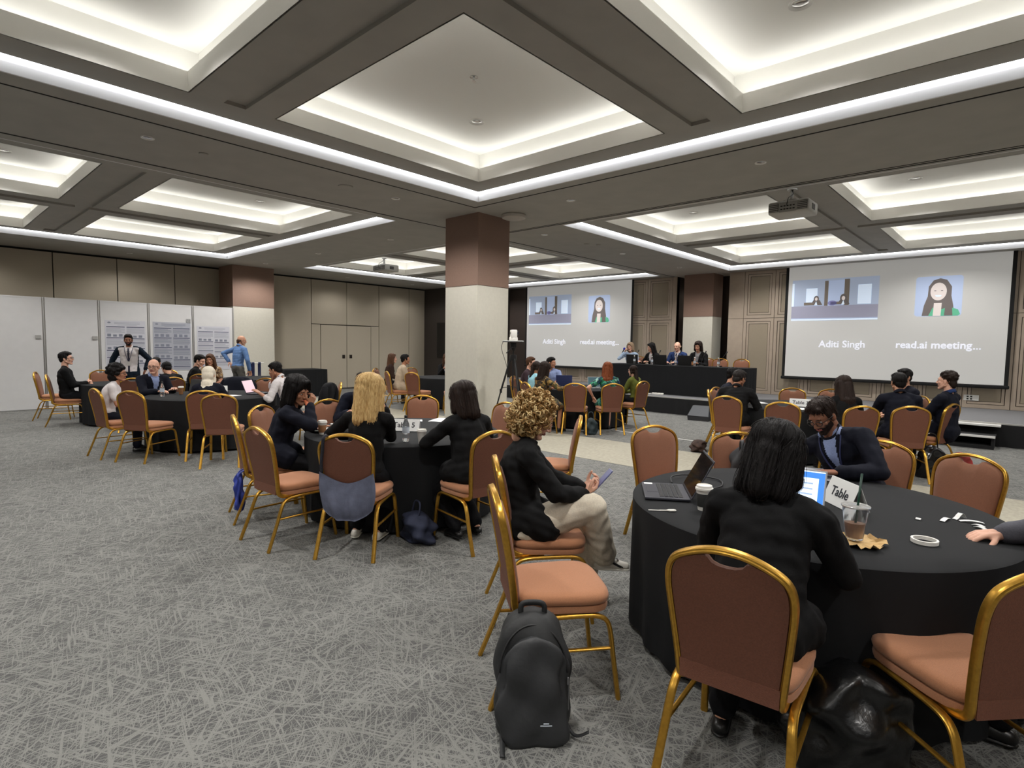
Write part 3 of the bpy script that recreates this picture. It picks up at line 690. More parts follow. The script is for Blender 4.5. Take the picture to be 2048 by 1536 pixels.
# --- hair templates
def hair_mb(kind):
    m = MB()
    if kind not in ('fringe', 'scarf'):
        m.ell((0, -.027, .047), (.082, .098, .083)); m.ell((0, -.062, -.012), (.063, .048, .062))
    if kind == 'short':
        m.cap((-.045, .055, .088), .022, (.045, .05, .09), .022); m.ell((0, -.01, .09), (.07, .085, .045))
        for s in (-1, 1): m.ell((s*.071, -.012, .02), (.012, .05, .045))
    if kind == 'quiff':
        m.cap((-.045, .048, .088), .022, (.045, .046, .092), .024); m.ell((0, -.005, .094), (.072, .082, .042))
        for s in (-1, 1): m.ell((s*.069, -.02, .03), (.011, .05, .05))
    if kind == 'wavy':
        for k in range(60):
            a = random.uniform(0, 6.28); e = random.uniform(-.1, 1.4); p = Vector((.078*math.cos(e)*math.cos(a), -.027+.09*math.cos(e)*math.sin(a), .05+.078*math.sin(e)))
            if p.y > .035 and p.z < .08: continue
            m.ell(p, (.024, .024, .02))
        m.ell((0, -.075, -.03), (.06, .04, .06))
    if kind in ('bob', 'blond'):
        z = -.125 if kind == 'bob' else -.19
        for s in (-1, 1):
            m.cap((s*.062, .005, .05), .036, (s*.079, .012, z+.045), .030); m.cap((s*.05, -.05, .04), .05, (s*.06, -.05, z), .045)
            m.cap((s*.02, .058, .1), .026, (s*.066, .045, .03), .018)
        m.cap((0, -.075, .02), .06, (0, -.085, z), .052); m.ell((0, -.03, .07), (.095, .1, .08))
    if kind == 'long':
        for s in (-1, 1):
            m.cap((s*.06, .005, .05), .034, (s*.082, .01, -.12), .030); m.cap((s*.078, .005, -.11), .032, (s*.085, -.02, -.28), .026)
            m.cap((s*.045, -.05, .04), .055, (s*.06, -.075, -.20), .05); m.cap((s*.02, .058, .1), .026, (s*.068, .045, .02), .018)
        m.cap((0, -.075, .02), .062, (0, -.105, -.22), .055); m.cap((0, -.1, -.2), .06, (0, -.105, -.33), .035, flat=((1, 0, 0), 1.5)); m.ell((0, -.03, .068), (.09, .1, .08))
    if kind == 'afro':
        m.ell((0, -.035, .045), (.105, .115, .105)); m.ell((0, -.06, -.05), (.09, .08, .08))
        for k in range(70):
            a = random.uniform(0, 6.28); e = random.uniform(-.6, 1.5); p = Vector((.10*math.cos(e)*math.cos(a), -.035+.11*math.cos(e)*math.sin(a), .045+.1*math.sin(e)))
            if p.y > .03 and p.z < .08: continue
            m.ell(p, (.03, .03, .028))
    if kind == 'tail':
        for s in (-1, 1): m.cap((s*.055, 0, .05), .035, (s*.062, -.03, -.03), .03)
        m.cap((0, -.09, .0), .04, (0, -.12, -.20), .045); m.cap((.0, -.12, -.18), .045, (.01, -.13, -.30), .02)
    if kind == 'fringe':
        for s in (-1, 1): m.cap((s*.067, .0, -.005), .017, (s*.06, -.06, -.01), .022)
        m.cap((-.05, -.085, -.01), .028, (.05, -.085, -.01), .028); m.cap((0, -.08, -.02), .045, (0, -.075, -.06), .04)
    if kind == 'scarf':
        m.ell((0, -.022, .04), (.092, .112, .098)); m.ell((0, -.06, -.02), (.085, .075, .09))
        for s in (-1, 1): m.cap((s*.062, .02, .03), .034, (s*.06, .02, -.11), .04)
        m.cap((0, .03, -.135), .05, (0, -.06, -.15), .085); m.cap((0, -.03, -.15), .10, (0, -.06, -.26), .13, flat=((0, 1, 0), .75)); m.cap((-.02, .05, -.15), .06, (.02, .09, -.27), .08, flat=((0, 1, 0), .6))
    return m
HAIR = {k: blob(hair_mb(k), .0062 if k not in ('scarf',) else .008, 5) for k in ('short', 'quiff', 'wavy', 'bob', 'blond', 'long', 'afro', 'tail', 'fringe', 'scarf')}

def hairmat(name, col, col2=None, rough=.5):
    if name in MATS: return MATS[name]
    m = mat(name, col, rough, spec=.16, var=.01, stretch=(1, 1, .12), vscale=130, bump=.7, bscale=240)
    cr = [n for n in m.node_tree.nodes if n.type == 'VALTORGB'][0]; cr.color_ramp.elements[0].color = (*lin(col), 1); cr.color_ramp.elements[1].color = (*lin(col2 or tuple(min(255, int(c*1.3+4)) for c in col)), 1)
    return m
H_blk, H_dkb, H_brn = hairmat('hair_black', (18, 16, 16)), hairmat('hair_dark_brown', (34, 25, 21)), hairmat('hair_brown', (66, 44, 32), (98, 68, 48))
H_red, H_bld, H_gry = hairmat('hair_red', (96, 46, 26), (142, 78, 44)), hairmat('hair_blonde', (172, 132, 78), (228, 198, 140)), hairmat('hair_grey_blonde', (140, 118, 96), (176, 152, 126))
S_lt, S_md, S_tn, S_bn = [mat('skin_'+n, c, .5, var=.06, vscale=30, spec=.35) for n, c in (('fair', (222, 172, 148)), ('medium', (204, 152, 124)), ('tan', (178, 126, 98)), ('brown', (142, 96, 74)))]
M_lip = mat('lips', (160, 84, 78), .45); M_eyew = mat('eye_white', (188, 180, 174), .3); M_iris = mat('iris', (30, 20, 15), .2)
def cl_mat(n, c, **k): return mat('cloth_'+n, c, k.pop('rough', .85), var=k.pop('var', .10), vscale=k.pop('vscale', 120), bump=k.pop('bump', .25), bscale=k.pop('bscale', 420), spec=k.pop('spec', .18), **k)
K_blk, K_blk2, K_nav, K_nav2 = cl_mat('black_suit', (20, 20, 21)), cl_mat('black_knit', (16, 16, 17), bump=.5), cl_mat('navy_suit', (23, 27, 40)), cl_mat('navy_dark', (19, 21, 32))
K_wht, K_lbl, K_sky, K_blu = cl_mat('white_shirt', (214, 208, 208)), cl_mat('light_blue_shirt', (138, 152, 190)), cl_mat('mid_blue_shirt', (98, 130, 178)), cl_mat('bright_blue_suit', (38, 56, 98))
K_bei, K_crm, K_oli, K_gry, K_pal = cl_mat('beige_jacket', (178, 160, 138)), cl_mat('cream_trousers', (206, 196, 178)), cl_mat('olive_top', (92, 98, 42)), cl_mat('grey_trousers', (100, 98, 94)), cl_mat('pale_blue', (176, 196, 220))
K_cyn, K_teal, K_brn = cl_mat('pale_cyan', (150, 200, 214)), cl_mat('teal_navy_jacket', (20, 32, 44)), cl_mat('dark_brown_top', (52, 36, 30))
K_scf = cl_mat('cream_scarf', (224, 214, 196), bump=.3); K_dark = cl_mat('dark_trousers', (17, 17, 20))
def print_mat(name, cols, scale):
    m = mat(name, cols[0], .85, bump=.1); nt = m.node_tree; N = nt.nodes; L = nt.links
    tc = N.new('ShaderNodeTexCoord'); v = N.new('ShaderNodeTexVoronoi'); v.inputs['Scale'].default_value = scale
    nz = N.new('ShaderNodeTexNoise'); nz.inputs['Scale'].default_value = scale*.7; ad = N.new('ShaderNodeVectorMath'); ad.operation = 'MULTIPLY_ADD'
    ad.inputs[1].default_value = (.12, .12, .12); L.new(tc.outputs['Object'], nz.inputs['Vector']); L.new(nz.outputs['Color'], ad.inputs[0]); L.new(tc.outputs['Object'], ad.inputs[2]); L.new(ad.outputs[0], v.inputs['Vector'])
    sp = N.new('ShaderNodeSeparateColor'); L.new(v.outputs['Color'], sp.inputs[0])
    cr = N.new('ShaderNodeValToRGB'); cr.color_ramp.interpolation = 'CONSTANT'; e = cr.color_ramp.elements
    e[0].color = (*lin(cols[0]), 1); e[1].position = 1/len(cols); e[1].color = (*lin(cols[1]), 1)
    for k in range(2, len(cols)): q = e.new(k/len(cols)); q.color = (*lin(cols[k]), 1)
    L.new(sp.outputs[0], cr.inputs[0]); L.new(cr.outputs[0], N['Principled BSDF'].inputs['Base Color']); return m
K_flo = print_mat('cloth_brown_floral', [(48, 38, 22), (120, 92, 44), (30, 26, 20), (160, 128, 70), (92, 60, 30), (66, 66, 34)], 26)
K_grn = print_mat('cloth_green_print', [(18, 78, 62), (24, 104, 70), (26, 62, 96), (16, 54, 52), (60, 140, 110), (150, 190, 180)], 24)
K_pat = print_mat('cloth_patterned_blouse', [(120, 96, 70), (70, 52, 40), (190, 170, 140), (150, 110, 60)], 40)
M_shoe = mat('shoe_black', (18, 17, 17), .35); M_shoew = mat('shoe_white', (216, 212, 202), .5); M_frame = mat('glasses_black', (15, 15, 16), .3); M_badge = mat('badge_white', (225, 225, 222), .5); M_lany = mat('lanyard_navy', (28, 36, 78), .7); M_tie = mat('tie_dark', (40, 40, 58), .7)

PEOPLE = []
def ik(S, T, l1, l2, hint):
    d = T-S; L = d.length; mx = (l1+l2)*.995
    if L > mx: T = S+d*(mx/L); d = T-S; L = mx
    L = max(L, abs(l1-l2)+.02); a = (l1*l1-l2*l2+L*L)/(2*L); h = math.sqrt(max(l1*l1-a*a, 0)); u = d.normalized()
    p = Vector(hint)-u*Vector(hint).dot(u)
    p = p.normalized() if p.length > 1e-4 else u.orthogonal().normalized()
    return S+u*a+p*h, T
def person(label, pos, h, z0=0, stand=False, s=1.0, fem=0, lean=4, hunch=10, side=0, twist=0, look=(0, 5, 0), lh=None, rh=None, lp='relax', rp='relax', lel=(-.6, -.5, -.9), rel=(.6, -.5, -.9),
           lpalm=(0, 0, -1), rpalm=(0, 0, -1), ldir=None, rdir=None, lf=None, rf=None, top=K_blk, sleeve='long', bottom=K_dark, shoe=M_shoe, hair='short', hm=H_blk, skin=S_md,
           beard=None, glasses=False, lanyard=False, shirt=None, tie=None, collar=None, near=0, seat=.565, wide=1.0, skirt=False, hs=1.0, jk=0.0, bag=0.0):
    """h: facing direction; local frame x right, y forward. lh/rh: wrist targets, lf/rf: ankle targets, all local metres"""
    P = dict(locals()); ph = .93*s if stand else seat
    Rz = Matrix.Rotation(math.radians(twist), 3, 'Z'); R1 = Matrix.Rotation(math.radians(side), 3, 'Y') @ Matrix.Rotation(math.radians(-lean), 3, 'X')
    R2 = Rz @ Matrix.Rotation(math.radians(side*1.2), 3, 'Y') @ Matrix.Rotation(math.radians(-lean-hunch), 3, 'X')
    p0 = Vector((0, 0, ph)); ch = p0+R1 @ Vector((0, 0, .27*s)); nb = ch+R2 @ Vector((0, 0, .235*s))
    sw = (.168 if fem else .192)*s*wide; hw = .088*s
    yaw, pit, rol = look
    RH = Matrix.Rotation(math.radians(yaw), 3, 'Z') @ Matrix.Rotation(math.radians(-pit), 3, 'X') @ Matrix.Rotation(math.radians(rol), 3, 'Y')
    up = (R2 @ Vector((0, 0, 1))).lerp(Vector((0, 0, 1)), .35)
    hc = nb+up*(.125*s)+RH @ Vector((0, .022, .032))*s
    J = {'p': p0, 'ch': ch, 'nb': nb}
    body, topb, bot = MB(), MB(), MB(); X1, X2 = R1 @ Vector((1, 0, 0)), R2 @ Vector((1, 0, 0)); Yv = R2 @ Vector((0, 1, 0)); F1 = R1 @ Vector((0, 1, 0))
    g = .012+jk*.006
    def both(fn): fn(body, 0); fn(topb, g)
    wq = (.128 if fem else .138)*s*wide; cq = (.148 if fem else .165)*s*wide
    both(lambda m, e: m.ell(p0+R1 @ Vector((0, 0, .02)), (.158*s*wide+e, .115*s+e, .12*s+e), R1))
    both(lambda m, e: m.cap(p0+R1 @ Vector((0, 0, .08*s)), wq+e, ch, cq*.96+e, flat=(F1, .74)))
    both(lambda m, e: m.ell(ch+R2 @ Vector((0, .0, .08*s)), (cq+e, .112*s+e, .15*s+e), R2))
    both(lambda m, e: m.cap(nb+R2 @ Vector((-sw*.86, -.005, -.062*s)), .052*s+e, nb+R2 @ Vector((sw*.86, -.005, -.062*s)), .052*s+e))
    both(lambda m, e: (m.cap(nb+R2 @ Vector((-.03, -.012, -.012)), .042*s+e*.6, nb+R2 @ Vector((-sw*.8, -.01, -.048*s)), .042*s+e), m.cap(nb+R2 @ Vector((.03, -.012, -.012)), .042*s+e*.6, nb+R2 @ Vector((sw*.8, -.01, -.048*s)), .042*s+e)))
    if jk > 0: topb.cap(p0+R1 @ Vector((0, -.012, .04*s)), cq*.98+g, ch, cq+g, flat=(F1, .74)); topb.cap(p0+R1 @ Vector((0, -.04, .0)), cq*.98+g, ch, cq*.9+g, flat=(F1, .7))
    if fem: both(lambda m, e: [m.ell(ch+R2 @ Vector((k*.068*s, .082*s, .055*s)), (.058*s+e, .05*s+e, .056*s+e), R2) for k in (-1, 1)])
    body.cap(nb+up*(-.03), .055*s, hc+RH @ Vector((0, -.03, -.07))*s, .046*s*(.92 if fem else 1))
    # jacket hem
    if jk > 0:
        if stand: topb.cap(p0+R1 @ Vector((0, 0, .02)), .175*s+g, p0+Vector((0, 0, -.16*jk)), .185*s+g, flat=((0, 1, 0), .72))
        else:
            topb.cap(p0+Vector((-.05, -.03, 0)), .13*s+g, p0+Vector((.05, -.03, 0)), .13*s+g)
            for k in (-1, 1): topb.cap(p0+Vector((k*.10, .03, .02)), .105*s+g, p0+Vector((k*.12, .12*jk, -.015)), .095*s+g)
    arms = {}
    for k, tg, el, ps, pal, dr in ((-1, lh, lel, lp, lpalm, ldir), (1, rh, rel, rp, rpalm, rdir)):
        S = nb+R2 @ Vector((k*sw, -.005, -.068*s))
        if tg is None: tg = (k*.22*s, .02, ph-.08) if stand else (k*.12, .34, ph+.10)
        E, W_ = ik(S, Vector(tg), .285*s, .25*s, el); fd = (W_-E).normalized()
        fem_ = .92 if fem else 1.0
        body.cap(S, .052*s*fem_, E, .039*s*fem_).cap(E, .040*s*fem_, W_, .027*s*fem_)
        topb.cap(S, .054*s*fem_+g, E, .043*s*fem_+g)
        if sleeve == 'long': topb.cap(E, .043*s*fem_+g, E+(W_-E)*.93, .033*s*fem_+g*1.1)
        elif sleeve == 'roll': topb.cap(E, .043*s*fem_+g, E+(W_-E)*.3, .042*s*fem_+g)
        elif sleeve == 'short':
            topb.v = topb.v[:-96]; topb.f = topb.f[:-86]; topb.m = topb.m[:-86]
            topb.cap(S, .056*s*fem_+g, S+(E-S)*.62, .05*s*fem_+g*1.2)
        arms[k] = (W_, Vector(dr).normalized() if dr else fd, Vector(pal), ps)
    shoes = []
    for k, tg in ((-1, lf), (1, rf)):
        Hp = p0+Vector((k*hw, .0, -.025))
        if tg is None: tg = (k*.095*s, -.01, .085) if stand else (k*.12, .40*s, .085)
        K, A = ik(Hp, Vector(tg), .43*s, .42*s, (k*.12, 1, .25))
        body.cap(Hp, .075*s, K, .05*s).cap(K, .048*s, A, .033*s)
        ff = Vector((k*.12, 1, 0)).normalized()
        d2 = (A-K).normalized()
        if d2.y > .35: ff = (ff+Vector((0, 0, .9*d2.y))).normalized()
        body.cap(A+Vector((0, 0, -.03)), .028*s, A+ff*.10+Vector((0, 0, -.05)), .024*s)
        e = .014+bag
        if skirt: bot.cap(Hp, .092*s+e, K+(Hp-K)*.05, .07*s+e)
        else: bot.cap(Hp, .084*s+e, K, .058*s+e).cap(K, .057*s+e, A+(K-A)*.08, .046*s+e*(1.0+14*bag))
        shoes.append((A, ff, k))
    bot.ell(p0+R1 @ Vector((0, 0, -.0)), (.165*s*wide+.008, .12*s+.008, .115*s+.006), R1)
    if skirt: bot.cap(p0+Vector((0, .1, -.02)), .13*s, p0+Vector((0, .36*s, -.03)), .10*s, flat=((1, 0, 0), 1.5))
    v = (.022, .015, .0085)[near]
    P.update(body_b=blob(body, (.02, .014, .010)[near], 3), top_b=blob(topb, (.017, .0125, .008)[near], (4, 5, 7)[near]), bot_b=blob(bot, (.018, .013, .009)[near], 4), RH=RH, hc=hc, R2=R2, ch_=ch, nb_=nb, arms=arms, shoes_=shoes, n=len(PEOPLE))
    PEOPLE.append(P); return P

def finish_person(P):
    s, fem, near, skin = P['s'], P['fem'], P['near'], P['skin']
    t = thing('person', P['label'], 'person', (*P['pos'], P['z0']), hrot(P['h']))
    RH, hc = np.array(P['RH']), np.array(P['hc']); hsz = s*.5+.5
    hb = HEADS[fem, 1 if near else 0]; V, F = hb['V'], hb['F']; c = fc(V, F)
    mi = np.zeros(len(F), int)
    mi[(np.abs(c[:, 0]) < .023) & (c[:, 1] > .078) & (np.abs(c[:, 2]+.058) < .0105)] = 1
    if P['beard']:
        bz = (c[:, 2] < -.028) & (c[:, 1] > .012) & (c[:, 2] > -.125) & ~((np.abs(c[:, 0]) < .045) & (c[:, 2] > -.043)) & (mi == 0); bz |= (np.abs(c[:, 0]) < .03) & (c[:, 1] > .075) & (c[:, 2] < -.042) & (c[:, 2] > -.05)
        mi[bz] = 2
    parts = [(xf(P['body_b']['V'], np.eye(3), (0, 0, 0)), P['body_b']['F'], 0), (xf(V, RH, hc, hsz), F, mi)]
    eb = MB()
    for k in (-1, 1):
        eb.ell((k*.031, .0735, .004), (.0120, .0115, .0060), n=10, m=8, mi=3); eb.ell((k*.031, .0835, .004), (.0050, .003, .0050), n=8, m=6, mi=4)
        eb.tube([(k*.014, .089, .024), (k*.03, .0885, .029), (k*.047, .077, .025)], [.003, .0036, .002], n=6, mi=2)
    ev, ef = mbarr(eb); parts.append((xf(ev, RH, hc, hsz), ef, np.array(eb.m)))
    for k, (W_, fd, pal, ps) in P['arms'].items():
        hb = HANDS[ps, 1 if near else 0]; V, F = hb['V'].copy(), hb['F']
        if k > 0: V[:, 0] *= -1; F = F[:, ::-1]
        y = np.array(fd); z = -np.array(pal); z = z-y*z.dot(y); z /= (np.linalg.norm(z)+1e-9); x = np.cross(y, z)
        parts.append((xf(V, np.stack([x, y, z], 1), np.array(W_)+y*.012, s*(.93 if fem else 1.02)), F, 0))
    link('body', np_mesh('body', parts, [skin, M_lip, P['beard'] or P['hm'], M_eyew, M_iris]), t)
    # clothes
    b = P['top_b']; V = wrinkle(b['V'], b['N'], (.003, .0035, .0042)[near], P['n']*7+1); F = b['F']; mi = np.zeros(len(F), int)
    mats = [P['top']]
    if P['shirt']:
        m_, wt, zb = P['shirt']; L = (fc(V, F)-np.array(P['nb_'])) @ np.array(P['R2']); zz = -L[:, 2]
        wv = np.clip(wt*(1-(zz-.03)/(zb-.03)*(1 if wt < .1 else .25)), 0, 1); sel = (L[:, 1] > .03) & (zz < zb) & (np.abs(L[:, 0]) < wv+.0)
        sel |= (zz < .0) & (np.hypot(L[:, 0], L[:, 1]) < .085)
        mi[sel] = 1; mats.append(m_)
        if P['tie']: mi[sel & (np.abs(L[:, 0]) < .024) & (L[:, 1] > .04) & (zz > .01)] = 2; mats.append(P['tie'])
    tn = 'dress' if P['skirt'] and P['bottom'] is P['top'] else ('jacket' if P['jk'] > 0 else 'shirt')
    link(tn, np_mesh(tn, [(V, F, mi)], mats), t)
    b = P['bot_b']; V = wrinkle(b['V'], b['N'], .004, P['n']*7+2, .09)
    bn = 'skirt' if P['skirt'] else 'trousers'
    link(bn, np_mesh(bn, [(V, b['F'], 0)], [P['bottom']]), t)
    for A, ff, k in P['shoes_']:
        m = MB(); A = Vector(A); dn = Vector((0, 0, -1)) if abs(ff.z) < .2 else Vector((0, .55, -.83))
        a = A+dn*.045*s-ff*.03; e = A+dn*.052*s+ff*.135*s
        m.cap(a, .036*s, A+dn*.03*s+ff*.04, .038*s).cap(A+dn*.035*s+ff*.04, .039*s, e, .030*s, flat=(dn, .8))
        so = MB().cap(a+dn*.022*s, .037*s, e+dn*.018*s, .036*s, flat=(dn, .33))
        sh = m.build('shoe', P['shoe'], t, True); so.build('sole', M_shoew if P['shoe'] is M_shoew else M_shoe, sh, True)
        if P['shoe'] is M_shoew and near:
            st = MB()
            for q in (-1, 1):
                for w in (.2, .55): st.tube([A+dn*.005*s+ff*(.04*w)+Vector((q*.038*s, 0, 0)), A+dn*.05*s+ff*(.09+.03*w)+Vector((q*.037*s, 0, 0))], .0045, n=5)
            for w in (.3, .6, .9): st.tube([A+dn*.01*s+ff*(.09*w)+Vector((-.02, 0, 0)), A+dn*.01*s+ff*(.09*w)+Vector((.02, 0, 0))], .004, n=5)
            st.build('lace', M_shoe, sh)
    # hair
    if P['hair']:
        if P['hair'] == 'curly': curly(P, t, RH, hc, hsz)
        else:
            b = HAIR[P['hair']]; V = b['V'].copy(); r = np.random.default_rng(P['n'])
            if P['hair'] != 'scarf':
                an = np.arctan2(V[:, 0], -(V[:, 1]+.03)); d = np.zeros(len(V))
                for q in range(6): d += np.sin(an*r.uniform(14, 46)+r.uniform(0, 6)+V[:, 2]*r.uniform(-22, 22))
                V = V+b['N']*(d*.0011)[:, None]
            else: V = wrinkle(V, b['N'], .0035, P['n'], .16)
            V = V*P['hs']
            parts = [(xf(V, RH, hc, hsz), b['F'], 0)]
            if near and P['hair'] in ('short', 'quiff', 'wavy', 'bob', 'blond', 'long', 'tail'):
                sv, sf = strands(V, b['N'], (0, 130, 420)[near], P['n'], .05 if P['hair'] in ('short', 'quiff', 'wavy') else .11); parts.append((xf(sv, RH, hc, hsz), sf, 0))
            link('headscarf' if P['hair'] == 'scarf' else 'hair', np_mesh('hair', parts, [P['hm']]), t)
    if P['glasses']:
        m = MB()
        for k in (-1, 1):
            m.tube([(k*.032+.023*math.cos(a)*1.08, .101-.006*abs(math.cos(a)), .003+.018*math.sin(a)) for a in np.linspace(0, 6.283, 17)[:-1]], .0024, n=6, closed=True)
            m.tube([(k*.056, .094, .008), (k*.076, .06, .008), (k*.083, -.005, .004)], .0024, n=6)
        m.tube([(-.009, .103, .006), (0, .106, .009), (.009, .103, .006)], .0024, n=6)
        v, f = mbarr(m); link('glasses', np_mesh('glasses', [(xf(v, RH, hc, hsz), f, 0)], [M_frame]), t)
    R2, nb = np.array(P['R2']), np.array(P['nb_'])
    if P['collar']:
        m = MB(); m.tube([(.066*math.cos(a), -.012+.066*math.sin(a), .012-.030*math.sin(a)) for a in np.linspace(0, 6.283, 25)[:-1]], .02*s, sec=[(1.25, 0), (.6, .4), (-.9, .5), (-1.2, 0), (-.9, -.5), (.6, -.4)], closed=True, up=(0, 0, 1))
        v, f = mbarr(m); link('collar', np_mesh('collar', [(xf(v, R2, nb, s), f, 0)], [P['collar']]), t)
    if P['lanyard']:
        m = MB(); y1 = .158 if fem else .142
        for k in (-1, 1): m.tube(smooth_path([(k*.03, -.075, .03), (k*.075, -.02, .022), (k*.075, .075, -.04), (k*.05, y1-.005, -.14), (k*.008, y1+.004, -.30)], 4), .0055, n=6)
        bd = MB().rbox((0, y1+.008, -.345), (.085, .006, .10), .002)
        v, f = mbarr(m); o = link('lanyard', np_mesh('lanyard', [(xf(v, R2, nb, s), f, 0)], [M_lany]), t)
        v, f = mbarr(bd); link('badge', np_mesh('badge', [(xf(v, R2, nb, s), f, 0)], [M_badge], False), o)
    return t
from mathutils.kdtree import KDTree
def strands(V, Nn, cnt, seed, L):
    """loose locks flowing down over the hair surface"""
    r = random.Random(seed); kd = KDTree(len(V))
    for i, v in enumerate(V): kd.insert(v, i)
    kd.balance(); vs = []; fs = []; n = 9
    for _ in range(cnt):
        i = r.randrange(len(V)); p = Vector(V[i]); nn = Vector(Nn[i]); dr = Vector((r.gauss(0, .25), r.gauss(0, .25)-.15, -1)); off = r.uniform(-.0005, .0035); o = len(vs); rad = r.uniform(.0011, .0026)
        for k in range(n):
            _c, j, _d = kd.find(p); nn = Vector(Nn[j]); q = Vector(V[j]).lerp(p, .5)+nn*(off*(1+.6*k/n)); d = dr-nn*dr.dot(nn)
            d = d.normalized() if d.length > .15 else Vector((dr.x, dr.y, -.3)).normalized(); sd = d.cross(nn).normalized(); rr = rad*(1-(k/(n-1))**2*.8)
            vs += [q+sd*rr, q+nn*rr*1.2, q-sd*rr]; p = q+d*(L/n)
            if k: a = o+3*(k-1); fs += [(a, a+1, a+4, a+3), (a+1, a+2, a+5, a+4)]
    return np.array([tuple(v) for v in vs]), np.array(fs)
def curly(P, t, RH, hc, hsz):
    r = random.Random(5); m = MB()
    m.ell((0, -.035, .03), (.10, .11, .10)); m.ell((0, -.065, -.065), (.10, .085, .095))
    for k in range(900):
        a = r.uniform(0, 6.283); e = r.uniform(-1.15, 1.5); ce = math.cos(e)
        d = Vector((ce*math.cos(a), ce*math.sin(a), math.sin(e))); q = r.uniform(.84, 1.08)
        p = Vector((.128*d.x*q, -.042+.13*d.y*q, .0+.150*d.z*q))
        if p.y > .045 and abs(p.x) < .075 and p.z < .07: continue
        ax = Vector((r.gauss(0, 1), r.gauss(0, 1), r.gauss(0, 1)-.6)).normalized(); u = ax.orthogonal().normalized(); v = ax.cross(u)
        rad = r.uniform(.009, .021); tr = r.uniform(.9, 1.9)*6.283; st = r.uniform(.010, .03); n = 11; ph = r.uniform(0, 6)
        m.tube([p+(u*math.cos(ph+tr*i/n)+v*math.sin(ph+tr*i/n))*rad*(1-.25*i/n)+ax*(st*i/n) for i in range(n+1)], [r.uniform(.0026, .0048)]*(n+1), n=5, mi=1 if r.random() < .5 else 0, cap=False)
    v, f = mbarr(m); h1 = hairmat('hair_curly_dark', (128, 94, 54), (178, 140, 88)); h2 = hairmat('hair_curly_light', (206, 172, 116), (236, 212, 162))
    link('hair', np_mesh('hair', [(xf(v, RH, hc, hsz), f, np.array(m.m))], [h1, h2]), t)
# ---------------------------------------------------------------- the people in the photograph
def on(crown, h, d=.335):
    l = math.hypot(*h); return (crown[0]+h[0]/l*d, crown[1]+h[1]/l*d)
nR = unit
# near right table
person('dark haired woman in black suit seated in front, her back to the camera', (-.715, 2.185), (-.10, 1), near=2, s=.95, fem=1, wide=1.1, lean=12, hunch=6, look=(-8, 18, 4), lh=(-.16, .44, .80), rh=(.20, .43, .79), lel=(-.55, -.6, -.6), rel=(.40, -.55, -.6), lp='flat', rp='flat', top=K_blk, jk=.8, hair='bob', hs=1.06, hm=H_blk, skin=S_md, collar=K_blk, lf=(-.14, .1, .085), rf=(.12, .30, .085))
person('woman with curly blonde hair in black jacket and cream trousers holding a phone', (-2.20, 2.53), (.68, .73), near=2, s=.95, fem=1, wide=1.05, lean=-8, hunch=22, look=(-6, 32, 0), lh=(.0, .36, .74), rh=(.07, .35, .72), lel=(-1, -.5, -.5), rel=(1, -.55, -.5), lp='grip', rp='grip', lpalm=(.5, .2, .85), rpalm=(-.45, .1, .9), ldir=(.25, .8, .45), rdir=(-.2, .9, .45), top=K_blk, jk=.9, bottom=K_crm, shoe=M_shoew, hair='curly', skin=S_lt, lf=(-.05, .40, .085), rf=(.0, .50, .31), bag=.016, collar=K_blk)
person('bearded man with glasses in dark navy suit leaning over the near right table', (-.83, 4.58), (-.18, -.98), near=2, s=.99, lean=14, hunch=12, side=16, twist=-6, look=(-8, 34, 8), lh=(-.02, .42, .80), rh=(.46, .30, .80), lel=(-1, -.1, -.6), rel=(1, -.2, -.3), lp='flat', rp='relax', top=K_nav2, jk=.6, shirt=(K_lbl, .045, .30), collar=K_nav2, hair='short', hm=H_dkb, skin=S_bn, beard=H_dkb, glasses=True, lanyard=True)
person('person beyond the right border whose hand holds a roll of tape on the table', (.40, 3.08), (-.98, .1), near=2, s=1.0, lean=10, hunch=8, look=(0, 20, 0), lh=(-.16, .16, .62), rh=(.22, .47, .79), rel=(1, -.4, -.2), lp='flat', rp='relax', top=cl_mat('grey_jacket', (92, 92, 100)), jk=.5, hair='short', hm=H_dkb, skin=S_lt)
# table 5
person('blonde woman in black sweater seated with her hand raised to her chin', (-3.90, 2.53), (-.59, .81), near=2, s=.96, fem=1, lean=6, hunch=8, look=(-24, 12, -4), lh=(-.24, .36, .80), rh=(.06, .30, 1.04), rel=(.05, .45, -1), lel=(-1, .2, -.6), lp='flat', rp='fist', rdir=(-.45, .1, .75), rpalm=(-.7, -.4, 0), top=K_blk2, sleeve='long', bottom=K_dark, hair='blond', hm=H_bld, skin=S_lt, shoe=M_shoew, lf=(-.10, .05, .085), rf=(.10, .02, .085), hs=1.18)
person('woman with black hair and dark blazer eating at table 5', (-5.08, 2.36), (.62, .78), near=2, s=.92, fem=1, lean=12, hunch=12, look=(-32, 14, 0), lh=(-.12, .36, .80), rh=(.06, .30, 1.02), rel=(.9, .3, -1), lel=(-.9, -.1, -.6), lp='flat', rp='pinch', rdir=(-.25, .3, .8), rpalm=(-.6, -.6, .1), top=K_nav2, jk=.9, hair='bob', hm=H_blk, skin=S_tn, hs=1.16)
person('man in navy jacket half hidden behind the blonde woman', (-5.96, 3.81), (.88, -.45), near=1, s=.95, lean=16, hunch=16, look=(-10, 28, 0), top=K_nav, jk=.6, hair='short', hm=H_dkb, skin=S_lt, shirt=(K_wht, .04, .25), collar=K_nav, lh=(-.15, .38, .80), rh=(.18, .38, .80))
